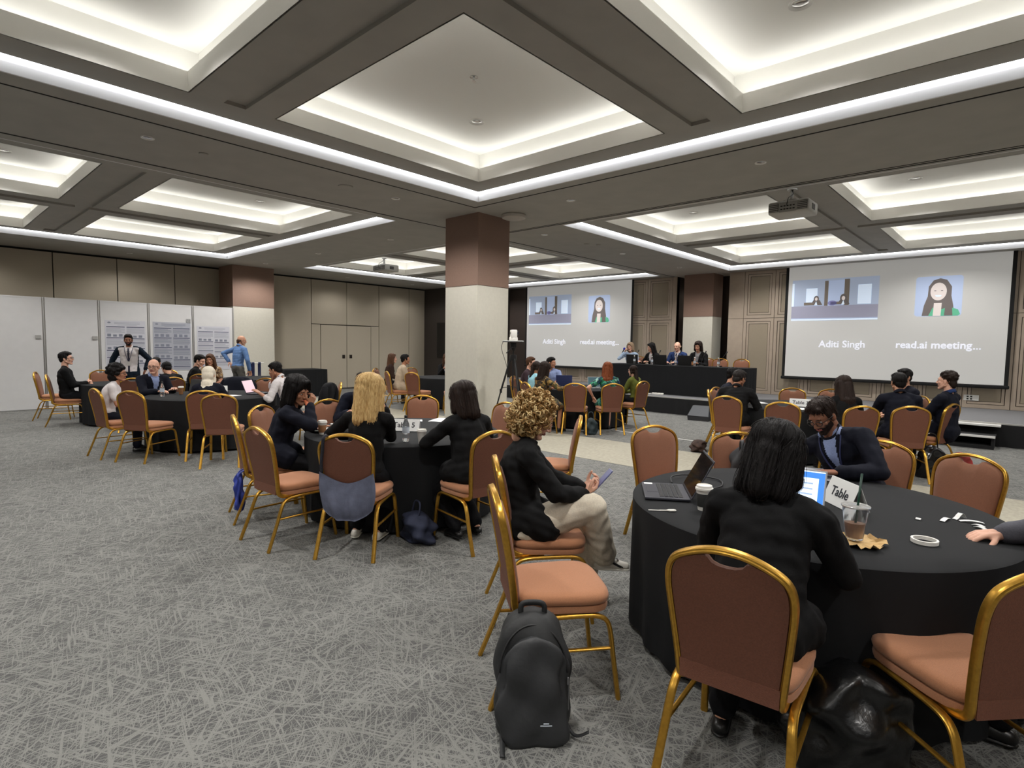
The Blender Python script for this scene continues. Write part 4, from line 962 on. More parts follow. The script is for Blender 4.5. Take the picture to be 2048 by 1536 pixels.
person('woman with black bobbed hair in black blazer, back turned, before the column', (-3.33, 3.16), (-.99, .16), near=2, s=.90, fem=1, wide=1.14, lean=7, hunch=9, look=(8, 16, 0), lh=(-.16, .40, .79), rh=(.20, .40, .80), lel=(-1, -.3, -.5), rel=(1, -.2, -.5), lp='flat', rp='flat', top=K_blk, jk=.9, hair='bob', hm=H_dkb, skin=S_lt, collar=K_blk, lf=(-.1, .05, .085), rf=(.1, .05, .085), shoe=M_shoe, hs=1.12)
# white shirt man table
person('man in white shirt with lanyard leaning on the table before a laptop', (-8.55, 4.20), (-.75, -.60), near=1, s=.97, lean=14, hunch=16, look=(-4, 20, 0), lh=(-.20, .40, .80), rh=(.03, .30, 1.03), rel=(.8, .6, -.9), rp='fist', rdir=(-.2, .2, .9), rpalm=(-.4, -.8, 0), lp='flat', top=K_wht, sleeve='roll', bottom=K_dark, hair='quiff', hm=H_blk, skin=S_tn, collar=K_wht, lanyard=True)
person('woman in cream headscarf with her back to the camera', (-8.42, 2.93), (-.91, .41), near=1, s=.88, fem=1, lean=14, hunch=12, look=(-10, 15, 0), top=K_nav2, jk=.5, hair='scarf', hm=K_scf, skin=S_md, lh=(-.16, .38, .80), rh=(.18, .38, .80))
person('woman with voluminous black hair in white blouse on the near side of the table', (-9.40, 1.96), (.25, .97), near=1, s=.87, fem=1, lean=10, hunch=10, look=(-20, 0, 0), top=K_wht, sleeve='short', bottom=K_nav2, hair='afro', hm=H_blk, skin=S_tn, glasses=True, lh=(-.10, .33, .72), rh=(.12, .33, .70))
person('bald man with glasses in dark suit and open blue shirt looking left', (-10.42, 2.76), (.9, .42), near=1, s=.95, lean=10, hunch=8, twist=-14, look=(-58, 6, 0), lh=(-.05, .44, .81), rh=(.22, .44, .80), lp='relax', rp='relax', top=K_nav2, jk=.7, shirt=(K_lbl, .055, .33), collar=K_lbl, hair=None, hm=H_blk, skin=S_lt, glasses=True)
# table by the blank panels
person('man in black with glasses seated at the far left with folded hands', (-13.12, 2.15), (.2, .98), near=1, s=1.0, lean=-5, hunch=6, look=(-14, -2, 0), lh=(-.02, .30, .74), rh=(.03, .29, .77), lp='fist', rp='fist', lpalm=(1, 0, 0), rpalm=(-1, 0, 0), top=K_blk2, jk=.0, sleeve='long', hair='short', hm=H_blk, skin=S_lt, glasses=True)
person('standing man in white waistcoat and tie with navy jacket off his shoulders', (-15.0, 3.60), (.93, -.36), stand=True, near=1, s=1.0, look=(4, 6, 0), lh=(-.30, .02, .92), rh=(.36, -.06, .88), lel=(-1, -.5, 0), rel=(1, -.5, 0), top=K_teal, jk=.8, shirt=(K_wht, .19, .52), tie=M_tie, collar=K_wht, bottom=K_dark, hair='quiff', hm=H_blk, skin=S_bn, beard=H_blk, lanyard=True)
person('dark haired person with lowered head just right of the bald man', (-11.45, 3.40), (-1, -.1), near=0, s=.86, lean=14, hunch=18, look=(0, 25, 0), top=K_blk2, hair='short', hm=H_blk, skin=S_md, lh=(-.15, .36, .80), rh=(.18, .36, .80))
person('dark haired man in white shirt bent before the grey poster', (-14.0, 3.95), (.75, -.6), near=0, s=.90, lean=16, hunch=14, look=(0, 25, 0), top=K_wht, hair='quiff', hm=H_blk, skin=S_tn, lh=(-.15, .36, .80), rh=(.18, .36, .80))
person('man in black shirt with swept black hair left of the headscarf', (-12.55, 4.08), (.35, .93), near=1, s=.97, lean=6, hunch=12, look=(-25, 18, 0), top=K_blk2, hair='quiff', hm=H_blk, skin=S_lt)
person('smiling woman with brown hair in patterned blouse by the last poster', (-13.25, 4.72), (.8, -.55), near=0, s=.94, fem=1, lean=6, look=(0, 5, 6), top=K_pat, bottom=K_dark, hair='long', hm=H_brn, skin=S_tn, sleeve='short')
person('standing man in blue shirt and grey trousers turned to the column', (-14.6, 5.80), (-.22, .97), stand=True, near=1, s=1.02, lean=6, hunch=6, look=(-25, 10, 0), lh=(-.27, -.05, 1.08), rh=(.27, .14, .88), lel=(-1, -.7, 0), rel=(1, -.5, -.2), top=K_sky, sleeve='long', bottom=K_gry, hair='fringe', hm=hairmat('hair_cropped', (70, 52, 42)), skin=S_md, collar=K_sky)
# far corner
person('man in beige jacket seated in the far corner in profile', on((-11.28, 7.91), (.35, .94), .33), (.45, .89), near=1, s=1.0, lean=6, hunch=8, look=(-4, 2, 0), top=K_bei, jk=.9, hair='short', hm=H_blk, skin=S_tn)
person('woman with long brown hair beside the man in beige jacket', (-12.5, 8.82), (.55, .83), near=0, s=.97, fem=1, look=(-8, 0, 0), top=K_brn, hair='long', hm=H_brn, skin=S_lt)
person('woman with fringe in black jacket and white top in the dark corner', (-12.05, 10.45), (.72, -.69), near=1, s=.97, fem=1, lean=4, look=(8, 0, 0), top=K_blk, jk=.5, shirt=(K_wht, .05, .40), hair='long', hm=H_brn, skin=S_lt, lanyard=True, lh=(-.14, .36, .80), rh=(.06, .33, .92), rp='grip')
# tripod table
person('bearded man half hidden by the tripod', (-7.98, 9.15), (.85, .45), near=0, s=1.02, look=(0, 4, 0), top=cl_mat('plum_shirt', (62, 48, 54)), hair='short', hm=H_brn, skin=S_lt, beard=H_brn)
person('person in pale cyan shirt behind the woman in floral dress', (-7.38, 8.68), (.35, .93), near=0, s=.92, fem=1, look=(-8, 5, 0), top=K_cyn, hair='tail', hm=H_dkb, skin=S_tn)
person('woman with long dark hair in brown floral dress at the tripod table', (-6.62, 7.99), (.25, .97), near=1, s=.94, fem=1, lean=6, look=(-6, 8, 0), top=K_flo, bottom=K_flo, skirt=True, hair='long', hm=H_dkb, skin=S_tn, lh=(-.12, .36, .80), rh=(.22, .40, .82), rel=(1, -.2, -.4))
person('man in light blue shirt seated upright behind the blue laptop', (-8.09, 10.12), (.75, -.65), near=1, s=1.0, look=(52, 4, 0), top=K_lbl, hair='quiff', hm=H_blk, skin=S_tn, collar=K_lbl, lh=(-.14, .36, .80), rh=(.16, .36, .80))
person('woman with red hair in green print dress at the tripod table', on((-5.53, 8.77), (-.73, .68), .36), (-.73, .68), near=1, s=.94, fem=1, look=(-20, 6, 0), top=K_grn, bottom=K_grn, skirt=True, sleeve='short', hair='long', hm=H_red, skin=S_lt, lh=(-.27, .10, .66), rh=(.18, .38, .80), lel=(-1, -.4, -.2))
person('woman in olive green top with dark ponytail beside the stage', (-5.83, 10.09), (-.97, .1), near=1, s=.85, fem=1, look=(-8, 2, 0), lean=4, top=K_oli, bottom=K_dark, hair='tail', hm=H_dkb, skin=S_lt)
# table before the right screen
person('man in black suit with cropped hair, back to the camera', (-3.13, 8.21), (-.05, 1), near=1, s=.94, wide=1.08, lean=8, hunch=10, look=(-22, 14, 0), top=K_blk, jk=.9, collar=K_blk, hair='short', hm=hairmat('hair_cropped_black', (36, 32, 30)), skin=S_tn, lh=(-.15, .38, .80), rh=(.2, .38, .80))
person('man in blue jacket just beyond the black suit', (-3.62, 8.94), (.93, .37), near=1, s=.96, lean=10, hunch=10, look=(0, 10, 0), top=K_nav, jk=.6, hair='short', hm=H_blk, skin=S_md, lh=(-.15, .38, .80), rh=(.2, .38, .80))
person('woman with long brown hair in black at the table before the screen', on((-1.45, 7.85), (-.62, .78), .36), (-.62, .78), near=1, s=.90, fem=1, lean=8, hunch=8, look=(10, 10, 0), top=K_blk2, hair='long', hm=H_dkb, skin=S_lt, lh=(-.15, .40, .80), rh=(.2, .38, .80))
person('short haired man in navy jacket gesturing over the table', (-1.17, 8.61), (-.45, .89), near=1, s=.98, lean=8, hunch=8, look=(4, 4, 0), top=K_nav2, jk=.7, hair='quiff', hm=H_blk, skin=S_md, lh=(-.12, .44, .86), rh=(.16, .42, .90), collar=K_nav2)
person('man mostly hidden behind the short haired man in navy', (-1.28, 10.24), (-.75, -.5), near=0, s=1.0, look=(20, 0, 0), top=K_nav2, jk=.5, hair='short', hm=H_blk, skin=S_md)
person('wavy haired man in navy jacket at the right, in profile', (-.80, 9.33), (-.95, .28), near=1, s=.99, lean=-6, hunch=6, look=(6, 0, 0), top=K_nav2, jk=.7, collar=K_blu, hair='wavy', hm=H_dkb, skin=S_lt)
# panel on the stage
ps_ = dict(z0=ST, near=1, lh=(-.14, .38, .80), rh=(.16, .38, .80))
person('woman in pale blue on the stage speaking into a blue microphone', (-8.50, 14.40), (.15, -1), s=.97, fem=1, look=(0, 4, 4), top=K_pal, hair='bob', hm=H_gry, skin=S_lt, **{**ps_, 'rh': (.13, .20, 1.05), 'rp': 'grip', 'rdir': (-.3, .2, .9), 'rpalm': (-.7, -.2, 0)})
person('woman with long black hair and black jacket on the stage', (-7.80, 14.42), (-.2, -.98), s=.97, fem=1, look=(-22, 12, 0), top=K_blk, jk=.5, shirt=(K_wht, .05, .36), hair='long', hm=H_blk, skin=S_lt, **ps_)
person('bald man in bright blue suit and tie on the stage', (-7.05, 14.42), (0, -1), s=1.03, look=(0, 6, 0), top=K_blu, jk=.6, shirt=(K_wht, .05, .32), tie=M_tie, collar=K_wht, hair='fringe', hm=H_gry, skin=S_lt, **ps_)
person('woman with dark wavy hair and black jacket on the stage', (-6.46, 14.42), (0, -1), s=1.04, fem=1, look=(4, 12, 0), top=K_blk, jk=.6, shirt=(cl_mat('grey_top', (150, 148, 150)), .06, .34), hair='bob', hm=H_dkb, skin=S_md, **ps_)
TXT = {k: text_blob(*a) for k, a in {'name': ('Aditi Singh', .205, .002), 'meet': ('read.ai meeting', .205, .003), 'dots': ('...', .205, .003), 't5': ('Table 5', .072, .001), 't3': ('Table 3', .072, .001), 'tn': ('Table', .072, .001)}.items()}
eval_blobs()
for P in PEOPLE: finish_person(P)
def at_person(key, v, head=False):
    P = [q for q in PEOPLE if key in q['label']][0]; v = Vector(v)
    if head: v = Vector(P['hc'])+P['RH'] @ v*(P['s']*.5+.5)
    return Matrix.Rotation(hrot(P['h']), 3, 'Z') @ v+Vector((*P['pos'], P['z0'])), P
# ---------------------------------------------------------------- helpers for small things
def P3(x, y, z=.754): return (x, y, z)
M_lapg, M_laps, M_key, M_plast = mat('laptop_graphite', (62, 62, 70), .45, metal=.4), mat('laptop_silver', (170, 170, 172), .35, metal=.7), mat('keys_black', (24, 24, 27), .6), mat('plastic_black', (20, 20, 21), .5)
M_white, M_paper, M_kraft = mat('cup_white', (232, 229, 222), .55), mat('paper_white', (232, 232, 230), .8), mat('kraft_brown', (150, 104, 66), .8, var=.08, vscale=40)
M_glass = mat('clear_plastic', (245, 248, 250), .06, trans=.95, spec=.5); M_ink = mat('print_ink', (40, 42, 50), .8); M_label = mat('bottle_label', (196, 204, 214), .6)
def laptop(pos, h, label, body=M_lapg, disp=None, open_=105, w=.325, d=.225, z=.754, keys=False):
    t = thing('laptop', label, 'laptop', (pos[0], pos[1], z), hrot(h))
    b = MB().rbox((0, 0, .009), (w, d, .014), .004).build('base', body, t)
    k = MB()
    if keys:
        for r in range(5):
            for c in range(13): k.rbox((-w*.42+w*.84*(c+.5)/13, .075-.026*r, .0175), (w*.84/13-.003, .021, .003), .0008, seg=1)
    else: k.rbox((0, .03, .0168), (w*.86, d*.46, .002), .0006, seg=1)
    ko = k.build('keyboard', M_key, b); 
    if keys: ko['kind'] = 'stuff'
    MB().rbox((0, -.07, .0165), (.105, .065, .0012), .0004, seg=1).build('touchpad', body, b)
    R = Matrix.Rotation(math.radians(open_-90), 3, 'X').inverted()
    o = Vector((0, d/2, .016)); ld = MB().rbox(o+R @ Vector((0, .004, d/2)), (w, .007, d), .003, R=R).build('screen_lid', body, t)
    dm = MB().rbox(o+R @ Vector((0, -.0005, d/2+.002)), (w-.016, .002, d-.022), .0008, R=R, seg=1).build('display', disp or mat('display_off', (12, 12, 13), .12), ld)
    return t, o, R, ld, w, d
def cup(pos, label, body=M_white, sleeve=None, lid=M_white, s=1.0, z=.754):
    t = thing('paper_cup', label, 'cup', (pos[0], pos[1], z))
    MB().lathe([(.001, .002), (.0285*s, 0), (.0295*s, .004), (.041*s, .112*s), (.0425*s, .116*s), (.040*s, .114*s)], n=28).build('cup_body', body, t, True, 40)
    if sleeve: MB().lathe([(.0315*s, .020*s), (.0325*s, .020*s), (.0395*s, .088*s), (.0385*s, .09*s)], n=28, cap=False).build('sleeve', sleeve, t, True, 40)
    if lid: MB().lathe([(.0445*s, .108*s), (.0455*s, .112*s), (.0445*s, .119*s), (.0405*s, .121*s), (.039*s, .131*s), (.036*s, .133*s), (.034*s, .128*s), (.002, .128*s)], n=28).build('lid', lid, t, True, 40)
    return t
def bottle(pos, label, z=.754, s=1.0, cap=M_plast):
    t = thing('water_bottle', label, 'bottle', (pos[0], pos[1], z), 0)
    MB().lathe([(.002, .003), (.026*s, .0), (.031*s, .006), (.031*s, .05), (.029*s, .06), (.031*s, .07), (.031*s, .13), (.029*s, .15), (.014*s, .19), (.0125*s, .2), (.0125*s, .212)], n=20).build('bottle_body', M_glass, t, True, 50)
    MB().lathe([(.0318*s, .075), (.0318*s, .125)], n=20, cap=False).build('label_band', M_label, t, True)
    MB().lathe([(.0145*s, .205), (.0145*s, .225), (.012*s, .228), (.001, .228)], n=16).build('cap', cap, t, True, 40)
    return t
def flat_text(name, b, M, m, parent=None):
    """text outline laid with matrix M (4x4)"""
    V = b['V']; A = np.array(M); return link(name, np_mesh(name, [(V @ A[:3, :3].T+A[:3, 3], b['F'], 0)], [m], False), parent)
def sign(pos, h, label, txt, w=.29, hgt=.105, z=.754):
    t = thing('table_sign', label, 'sign', (pos[0], pos[1], z), hrot(h)); a = math.radians(22)
    for s_ in (-1, 1):
        R = Matrix.Rotation(s_*a, 3, 'X'); MB().rbox(R @ Vector((0, 0, -hgt/2))+Vector((0, 0, hgt*math.cos(a)+.001)), (w, .0025, hgt), .0008, R=R, seg=1).build('card_face', M_paper, t)
    R = Matrix.Rotation(-a, 3, 'X'); T = Matrix.Translation(Vector((0, 0, hgt*math.cos(a)))+R @ Vector((0, -.003, -hgt/2))) @ R.to_4x4() @ Matrix.Rotation(math.pi/2, 4, 'X')
    flat_text('sign_text', TXT[txt], T, M_ink, t); return t
def sheet(pos, rz, label, w=.21, l=.297, z=.754, n=1, m=M_paper, cat='paper'):
    o = thing('paper_sheet', label, cat, (pos[0], pos[1], z), rz) if n > 1 else None
    g = MB(); N_ = 7; v = []
    for i in range(N_):
        for j in range(N_): v.append(((i/6-.5)*w, (j/6-.5)*l, .0012+.002*abs(math.sin(i*.9+j*.5))))
    g.add(v, [(i*N_+j, (i+1)*N_+j, (i+1)*N_+j+1, i*N_+j+1) for i in range(6) for j in range(6)])
    if not o: return tag(g.build('paper_sheet', m, None, True, loc=(pos[0], pos[1], z), rz=rz), label, cat)
    for k in range(n): g.build('sheet', m, o, True, loc=(.01*k, .012*k, .0015*k), rz=.05*k)
    return o

# ---------------------------------------------------------------- projection screens
def emat(n, c, e, rough=.8): return mat(n, c, rough, emit=e)
M_scr = emat('screen_cloth', (190, 189, 186), .32); M_scrtxt = emat('projected_white', (225, 228, 240), .55); M_tile = emat('projected_sky', (172, 184, 206), .30); M_tile2 = emat('projected_lavender', (158, 158, 178), .22)  # cloth and projected pictures glow by themselves in place of the projector beams
M_tw = emat('projected_pale', (206, 220, 238), .5); M_td = emat('projected_brown', (128, 118, 108), .18); M_tb = emat('projected_blue', (172, 186, 214), .40); M_th = emat('projected_hair', (118, 110, 108), .14); M_tf = emat('projected_face', (206, 196, 192), .45); M_tg = emat('projected_green', (92, 170, 136), .4)
M_scrb = mat('screen_border', (14, 14, 15), .8)
def rrect(w, h, r, n=5):
    P = []
    for cx, cy, a0 in ((w/2-r, h/2-r, 0), (-w/2+r, h/2-r, 90), (-w/2+r, -h/2+r, 180), (w/2-r, -h/2+r, 270)):
        for k in range(n+1): a = math.radians(a0+90*k/n); P.append((cx+r*math.cos(a), cy+r*math.sin(a)))
    return P
def plate(name, pts, y, m, par, c=(0, 0)):
    """flat shape in the screen plane, facing the hall"""
    g = MB(); n = len(pts); g.add([(c[0]+a, y, c[1]+b) for a, b in pts], [tuple(range(n))]); return g.build(name, m, par)
def ellp(a, b, n=28, cx=0, cz=0): return [(cx+a*math.cos(6.2832*k/n), cz+b*math.sin(6.2832*k/n)) for k in range(n)]
def screen(x0, label):
    W = 4.32; t = thing('projection_screen', label, 'screen', (x0+W/2, 15.66, .88)); H = 2.82
    MB().bb(-W/2, W/2, -.003, .003, .04, H).build('screen_cloth', M_scr, t)
    MB().bb(-W/2-.07, -W/2, -.004, .004, .0, H).build('side_border', M_scrb, t); MB().bb(W/2, W/2+.07, -.004, .004, .0, H).build('side_border', M_scrb, t)
    MB().rbox((0, 0, .0), (W+.18, .05, .075), .02).build('bottom_bar', M_scrb, t)
    # left picture: the camera view of the panel
    cx, cz, w, h = -1.115, 1.97, 1.9, 1.02
    v = plate('video_tile', [(-w/2, -h/2), (w/2, -h/2), (w/2, h/2), (-w/2, h/2)], -.006, M_tile, t, (cx, cz))
    def q(n, a, b, c, d, m, dy=-.008): return plate(n, [(a, c), (b, c), (b, d), (a, d)], dy, m, v, (cx, cz))
    q('pictured_edge', -w/2, -w/2+.05, -.15, h/2-.08, M_tw); q('pictured_column', -.2, -.12, -.15, h/2-.05, M_td); q('pictured_wall', -.12, .23, -.15, h/2-.05, M_tb); q('pictured_column', .23, .34, -.15, h/2-.03, M_td)
    q('pictured_door', -.62, -.36, -.13, h/2-.22, M_tw); q('pictured_door', .52, .80, -.13, h/2-.18, M_tw); q('pictured_tablecloth', -w/2, w/2, -h/2+.06, -.15, M_tile2); q('pictured_stage_edge', -w/2, w/2, -h/2, -h/2+.035, M_tw)
    for dx, s_ in ((-.38, 1), (.22, 1.25)):
        plate('pictured_hair', ellp(.06*s_, .085*s_, 16), -.010, M_th, v, (cx+dx, cz+.02)); plate('pictured_jacket', [(-.14, -.13), (.14, -.13), (.08, -.01), (-.06, .0)], -.0095, M_th, v, (cx+dx, cz)); plate('pictured_face', ellp(.03*s_, .042*s_, 14), -.012, M_tf, v, (cx+dx, cz+.02)); plate('pictured_shirt', [(-.04, -.13), (.03, -.13), (.0, -.03)], -.012, M_tw, v, (cx+dx, cz))
        plate('pictured_laptop', [(-.12, -.13), (.1, -.13), (.1, -.06), (-.12, -.06)], -.011, M_td, v, (cx+dx-.16, cz))
    plate('pictured_suit', ellp(.1, .06, 16), -.011, emat('projected_violet', (136, 136, 186), .3), v, (cx-.02, cz-.09))
    # right picture: a portrait tile
    px, pz = .96, 1.95
    p = plate('portrait_tile', rrect(.84, .88, .06), -.006, M_tb, t, (px, pz))
    plate('portrait_hair', [(-.30, -.43), (-.27, -.2), (-.21, .0), (-.2, .22), (-.12, .35), (.0, .39), (.12, .35), (.21, .2), (.21, .0), (.25, -.2), (.28, -.43)], -.008, M_th, p, (px+.02, pz))
    plate('portrait_top', [(-.16, -.435), (-.09, -.25), (.04, -.3), (.20, -.24), (.36, -.30), (.40, -.40), (.36, -.435)], -.009, M_tg, p, (px, pz))
    plate('portrait_neck', [(-.08, -.435), (.06, -.435), (.07, -.15), (-.07, -.15)], -.010, M_tf, p, (px, pz)); plate('portrait_face', ellp(.145, .195), -.012, M_tf, p, (px, pz+.10))
    plate('portrait_hair', [(.12, -.43), (.27, -.43), (.24, -.1), (.15, .05)], -.011, M_th, p, (px, pz)); plate('portrait_smile', [(-.06, .02), (.06, .02), (.035, -.012), (-.035, -.012)], -.013, M_tw, p, (px, pz))
    for k in (-1, 1): plate('portrait_eye', ellp(.022, .009, 12), -.013, M_th, p, (px+k*.06, pz+.12))
    for b, cx_, wd_ in (('name', -.885, 1.0), ('meet', .91, 1.37), ('dots', 1.685, .13)):
        V = TXT[b]['V']; sc = wd_/(V[:, 0].max()-V[:, 0].min())
        T = Matrix.Translation((cx_, -.008, .865 if b != 'dots' else .85)) @ Matrix.Rotation(math.pi/2, 4, 'X') @ Matrix.Scale(sc, 4); flat_text('projected_caption', TXT[b], T, M_scrtxt, t)
    return t
screen(-4.70, 'large grey projection screen on the stage wall behind the right tables'); screen(-13.62, 'large grey projection screen half hidden by the big column and tripod')

# ---------------------------------------------------------------- projectors on the ceiling
M_prj = mat('projector_white', (188, 186, 180), .5); M_grl = mat('projector_grille', (84, 83, 80), .6)
def projector(x, y, label):
    t = thing('ceiling_projector', label, 'projector', (x, y, 0))
    MB().rbox((0, .06, 3.45), (.50, .42, .165), .03, seg=3).build('housing', M_prj, t, True, 35)
    for sx in (-1, 1):
        g = MB().rbox((sx*.175, -.155, 3.45), (.12, .012, .11), .004).build('grille', M_grl, t)
        for k in range(5): MB().box((sx*.175, -.163, 3.405+.022*k), (.11, .006, .006)).build('louvre', M_prj, g)
    c = MB().rbox((0, -.153, 3.445), (.21, .010, .125), .004).build('connector_plate', mat('connector_grey', (150, 148, 144), .5), t)
    for k in range(5):
        for r in range(2): MB().rbox((-.075+.037*k, -.160, 3.42+.04*r), (.024, .006, .013), .001, seg=1).build('socket', M_dark, c)
    MB().rbox((.252, .05, 3.45), (.008, .12, .07), .003).build('side_vent', M_grl, t)
    MB().lathe([(.05, 0), (.045, .03), (.03, .035)], (.12, .26, 3.45), 20, R=Matrix.Rotation(-math.pi/2, 3, 'X')).build('lens', M_plast, t, True, 40)
    mt = MB().lathe([(.02, 3.54), (.02, 3.69)], n=12).build('mount_pole', M_prj, t, True); MB().rbox((0, 0, 3.545), (.16, .16, .02), .004).build('mount_plate', M_prj, mt); MB().lathe([(.06, 3.685), (.06, 3.699)], n=16).build('ceiling_flange', M_prj, mt)
    MB().tube(smooth_path([(0, -.02, 3.69), (.03, -.06, 3.62), (.0, -.14, 3.56), (-.01, -.165, 3.47)]), .005, n=6).build('cable', M_plast, t, True)
projector(-2.43, 8.05, 'white projector hanging under the beam before the right screen'); projector(-11.94, 8.30, 'white projector hanging in the far bay left of the column')

# ---------------------------------------------------------------- camera tripod
t = thing('camera_tripod', 'black tripod carrying a white conference camera beside the column', 'tripod', (-5.98, 6.56, 0)); M_tri = mat('tripod_black', (22, 22, 24), .45)
for a in (222, 340, 95):
    c, s_ = math.cos(math.radians(a)), math.sin(math.radians(a))
    l = MB().tube([(c*.035, s_*.035, 1.42), (c*.19, s_*.19, .86)], .015, n=8).tube([(c*.18, s_*.18, .9), (c*.30, s_*.30, .44)], .0115, n=8).tube([(c*.29, s_*.29, .48), (c*.42, s_*.42, .01)], .0085, n=8).build('leg', M_tri, t, True, 40)
    MB().lathe([(.019, -.03), (.019, .03)], (c*.185, s_*.185, .88), 10).build('clamp', M_plast, l); MB().lathe([(.014, 0), (.016, .02)], (c*.418, s_*.418, 0), 10).build('rubber_foot', M_plast, l)
    MB().tube([(0, 0, .95), (c*.17, s_*.17, .93)], .005, n=6).build('brace', M_tri, t)
MB().lathe([(.013, .9), (.013, 1.62)], n=12).lathe([(.05, 1.36), (.055, 1.40), (.05, 1.45)], n=16).build('centre_column', M_tri, t, True, 40)
hd = MB().rbox((0, 0, 1.60), (.07, .09, .08), .015).lathe([(.03, 1.52), (.035, 1.56)], n=14).build('pan_head', M_tri, t); MB().tube([(.02, -.03, 1.58), (.06, -.22, 1.48)], .008, n=8).build('handle', M_tri, hd)
MB().rbox((0, 0, 1.665), (.30, .24, .016), .006, R=Matrix.Rotation(.6, 3, 'Z')).build('platform', mat('platform_white', (190, 190, 188), .5), t); MB().rbox((0, 0, 1.652), (.31, .25, .012), .004, R=Matrix.Rotation(.6, 3, 'Z')).build('platform_tray', M_tri, t)
cm = MB().lathe([(.065, 1.675), (.07, 1.69), (.066, 1.72), (.05, 1.735)], n=20).build('camera_base', M_white, t, True, 40)
Rc = Matrix.Rotation(math.radians(-40), 3, 'Z')
MB().rbox(Rc @ Vector((.052, 0, 0))+Vector((0, 0, 1.775)), (.03, .10, .13), .012, R=Rc).rbox(Rc @ Vector((-.052, 0, 0))+Vector((0, 0, 1.775)), (.03, .10, .13), .012, R=Rc).build('camera_yoke', M_white, cm, True, 40)
cb = MB().ell((0, 0, 1.79), (.05, .06, .052)).build('camera_ball', M_tri, cm, True); MB().lathe([(.032, 0), (.03, .03), (.022, .032)], Rc @ Vector((0, .045, 0))+Vector((0, 0, 1.79)), 18, R=Rc @ Matrix.Rotation(-math.pi/2, 3, 'X')).build('camera_lens', mat('lens_glass', (30, 30, 40), .08), cb, True, 40)
MB().tube(smooth_path([(-.10, -.12, 1.66), (-.13, -.13, 1.55), (-.1, -.05, 1.3), (-.03, 0, 1.0)]), .004, n=6).build('cable', M_plast, t, True)

# ---------------------------------------------------------------- posters on the display panels
M_pst, M_pst2, M_bar = mat('poster_white', (206, 206, 214), .6), mat('poster_grey', (176, 178, 188), .6), mat('poster_navy', (44, 52, 84), .7)
M_lines, M_txtg, M_org = mat('poster_text', (168, 170, 182), .7), mat('poster_text_dark', (132, 136, 150), .7), mat('poster_orange', (196, 150, 96), .7)
def poster(y0, y1, z0, z1, label, bg, seed, figs):
    r = random.Random(seed); t = thing('poster', label, 'poster', (-16.312, (y0+y1)/2, z0)); W, H = y1-y0, z1-z0; mid = .0
    MB().bb(0, .003, -W/2, W/2, 0, H).build('poster_sheet', bg, t)
    bars, txt, org, fig = MB(), MB(), MB(), MB()
    def q(m, a, b, c, d, x=.0036): m.quad((x, a, c), (x, b, c), (x, b, d), (x, a, d))
    for k in range(2): q(txt, -W*.28, W*.36, H*(.955-.025*k), H*(.965-.025*k))
    q(txt, -W*.2, W*.28, H*.905, H*.912); fig.add([(.0038, -W*.40+.035*math.cos(6.283*k/16), H*.955+.02*math.sin(6.283*k/16)) for k in range(16)], [tuple(range(16))])
    for c0, c1 in ((-W*.47, -W*.02), (W*.02, W*.47)):
        z = .88
        while z > .08:
            q(bars if r.random() < .85 else org, c0, c1, H*(z-.014), H*z); n = r.randint(3, 9); z -= .026
            for k in range(n):
                if z < .04: break
                q(txt, c0, c1-(r.random() < .3)*W*.12*r.random(), H*(z-.007), H*z); z -= .0145
            z -= .012
            if r.random() < figs and z > .2:
                for k in range(3): q(fig, c0+W*(.02+.14*k), c0+W*(.11+.14*k), H*(z-.06), H*(z-.02*r.random()), .0042)
                z -= .075
    for n_, m_, a_ in (('heading_bars', bars, M_bar), ('text_lines', txt, M_lines if bg is M_pst else M_txtg), ('rule', org, M_org), ('figures', fig, M_txtg)):
        if m_.v: m_.build(n_, a_, t)['kind'] = 'stuff'
poster(3.43, 4.27, .82, 2.05, 'white research poster behind the standing man in waistcoat', M_pst, 3, .25); poster(4.43, 5.30, .82, 2.05, 'grey toned research poster on the middle display panel', M_pst2, 8, .4); poster(5.45, 6.28, .82, 1.98, 'white research poster nearest the column behind the blue shirt man', M_pst, 12, .5)
tag(MB().rbox((-16.305, 5.25, 2.10), (.008, .10, .10), .002).build('panel_number_tag', mat('tag_print', (150, 150, 150), .7, var=.4, vscale=60)), 'small grey tag above the grey toned poster corner', 'tag')

# lanyard stand by the column
t = thing('lanyard_stand', 'white stand hung with navy lanyards beside the blue shirt man', 'stand', (-15.2, 6.48, 0))
MB().lathe([(.13, 0), (.13, .012), (.015, .03), (.012, 1.02)], n=16).build('post', M_white, t, True, 40); MB().tube([(0, -.22, 1.02), (0, .24, 1.02)], .012, n=8).build('bar', M_white, t)
for y, n in ((-.13, 5), (-.04, 4), (.13, 4)):
    l = MB()
    for k in range(n): yy = y+.018*(k-n/2); l.tube([(.02, yy, .62+.01*(k % 2)), (.017, yy, 1.03), (0, yy, 1.04), (-.017, yy, 1.03), (-.02, yy, .64)], .008, n=6)
    l.build('lanyard_bundle', M_lany, t)
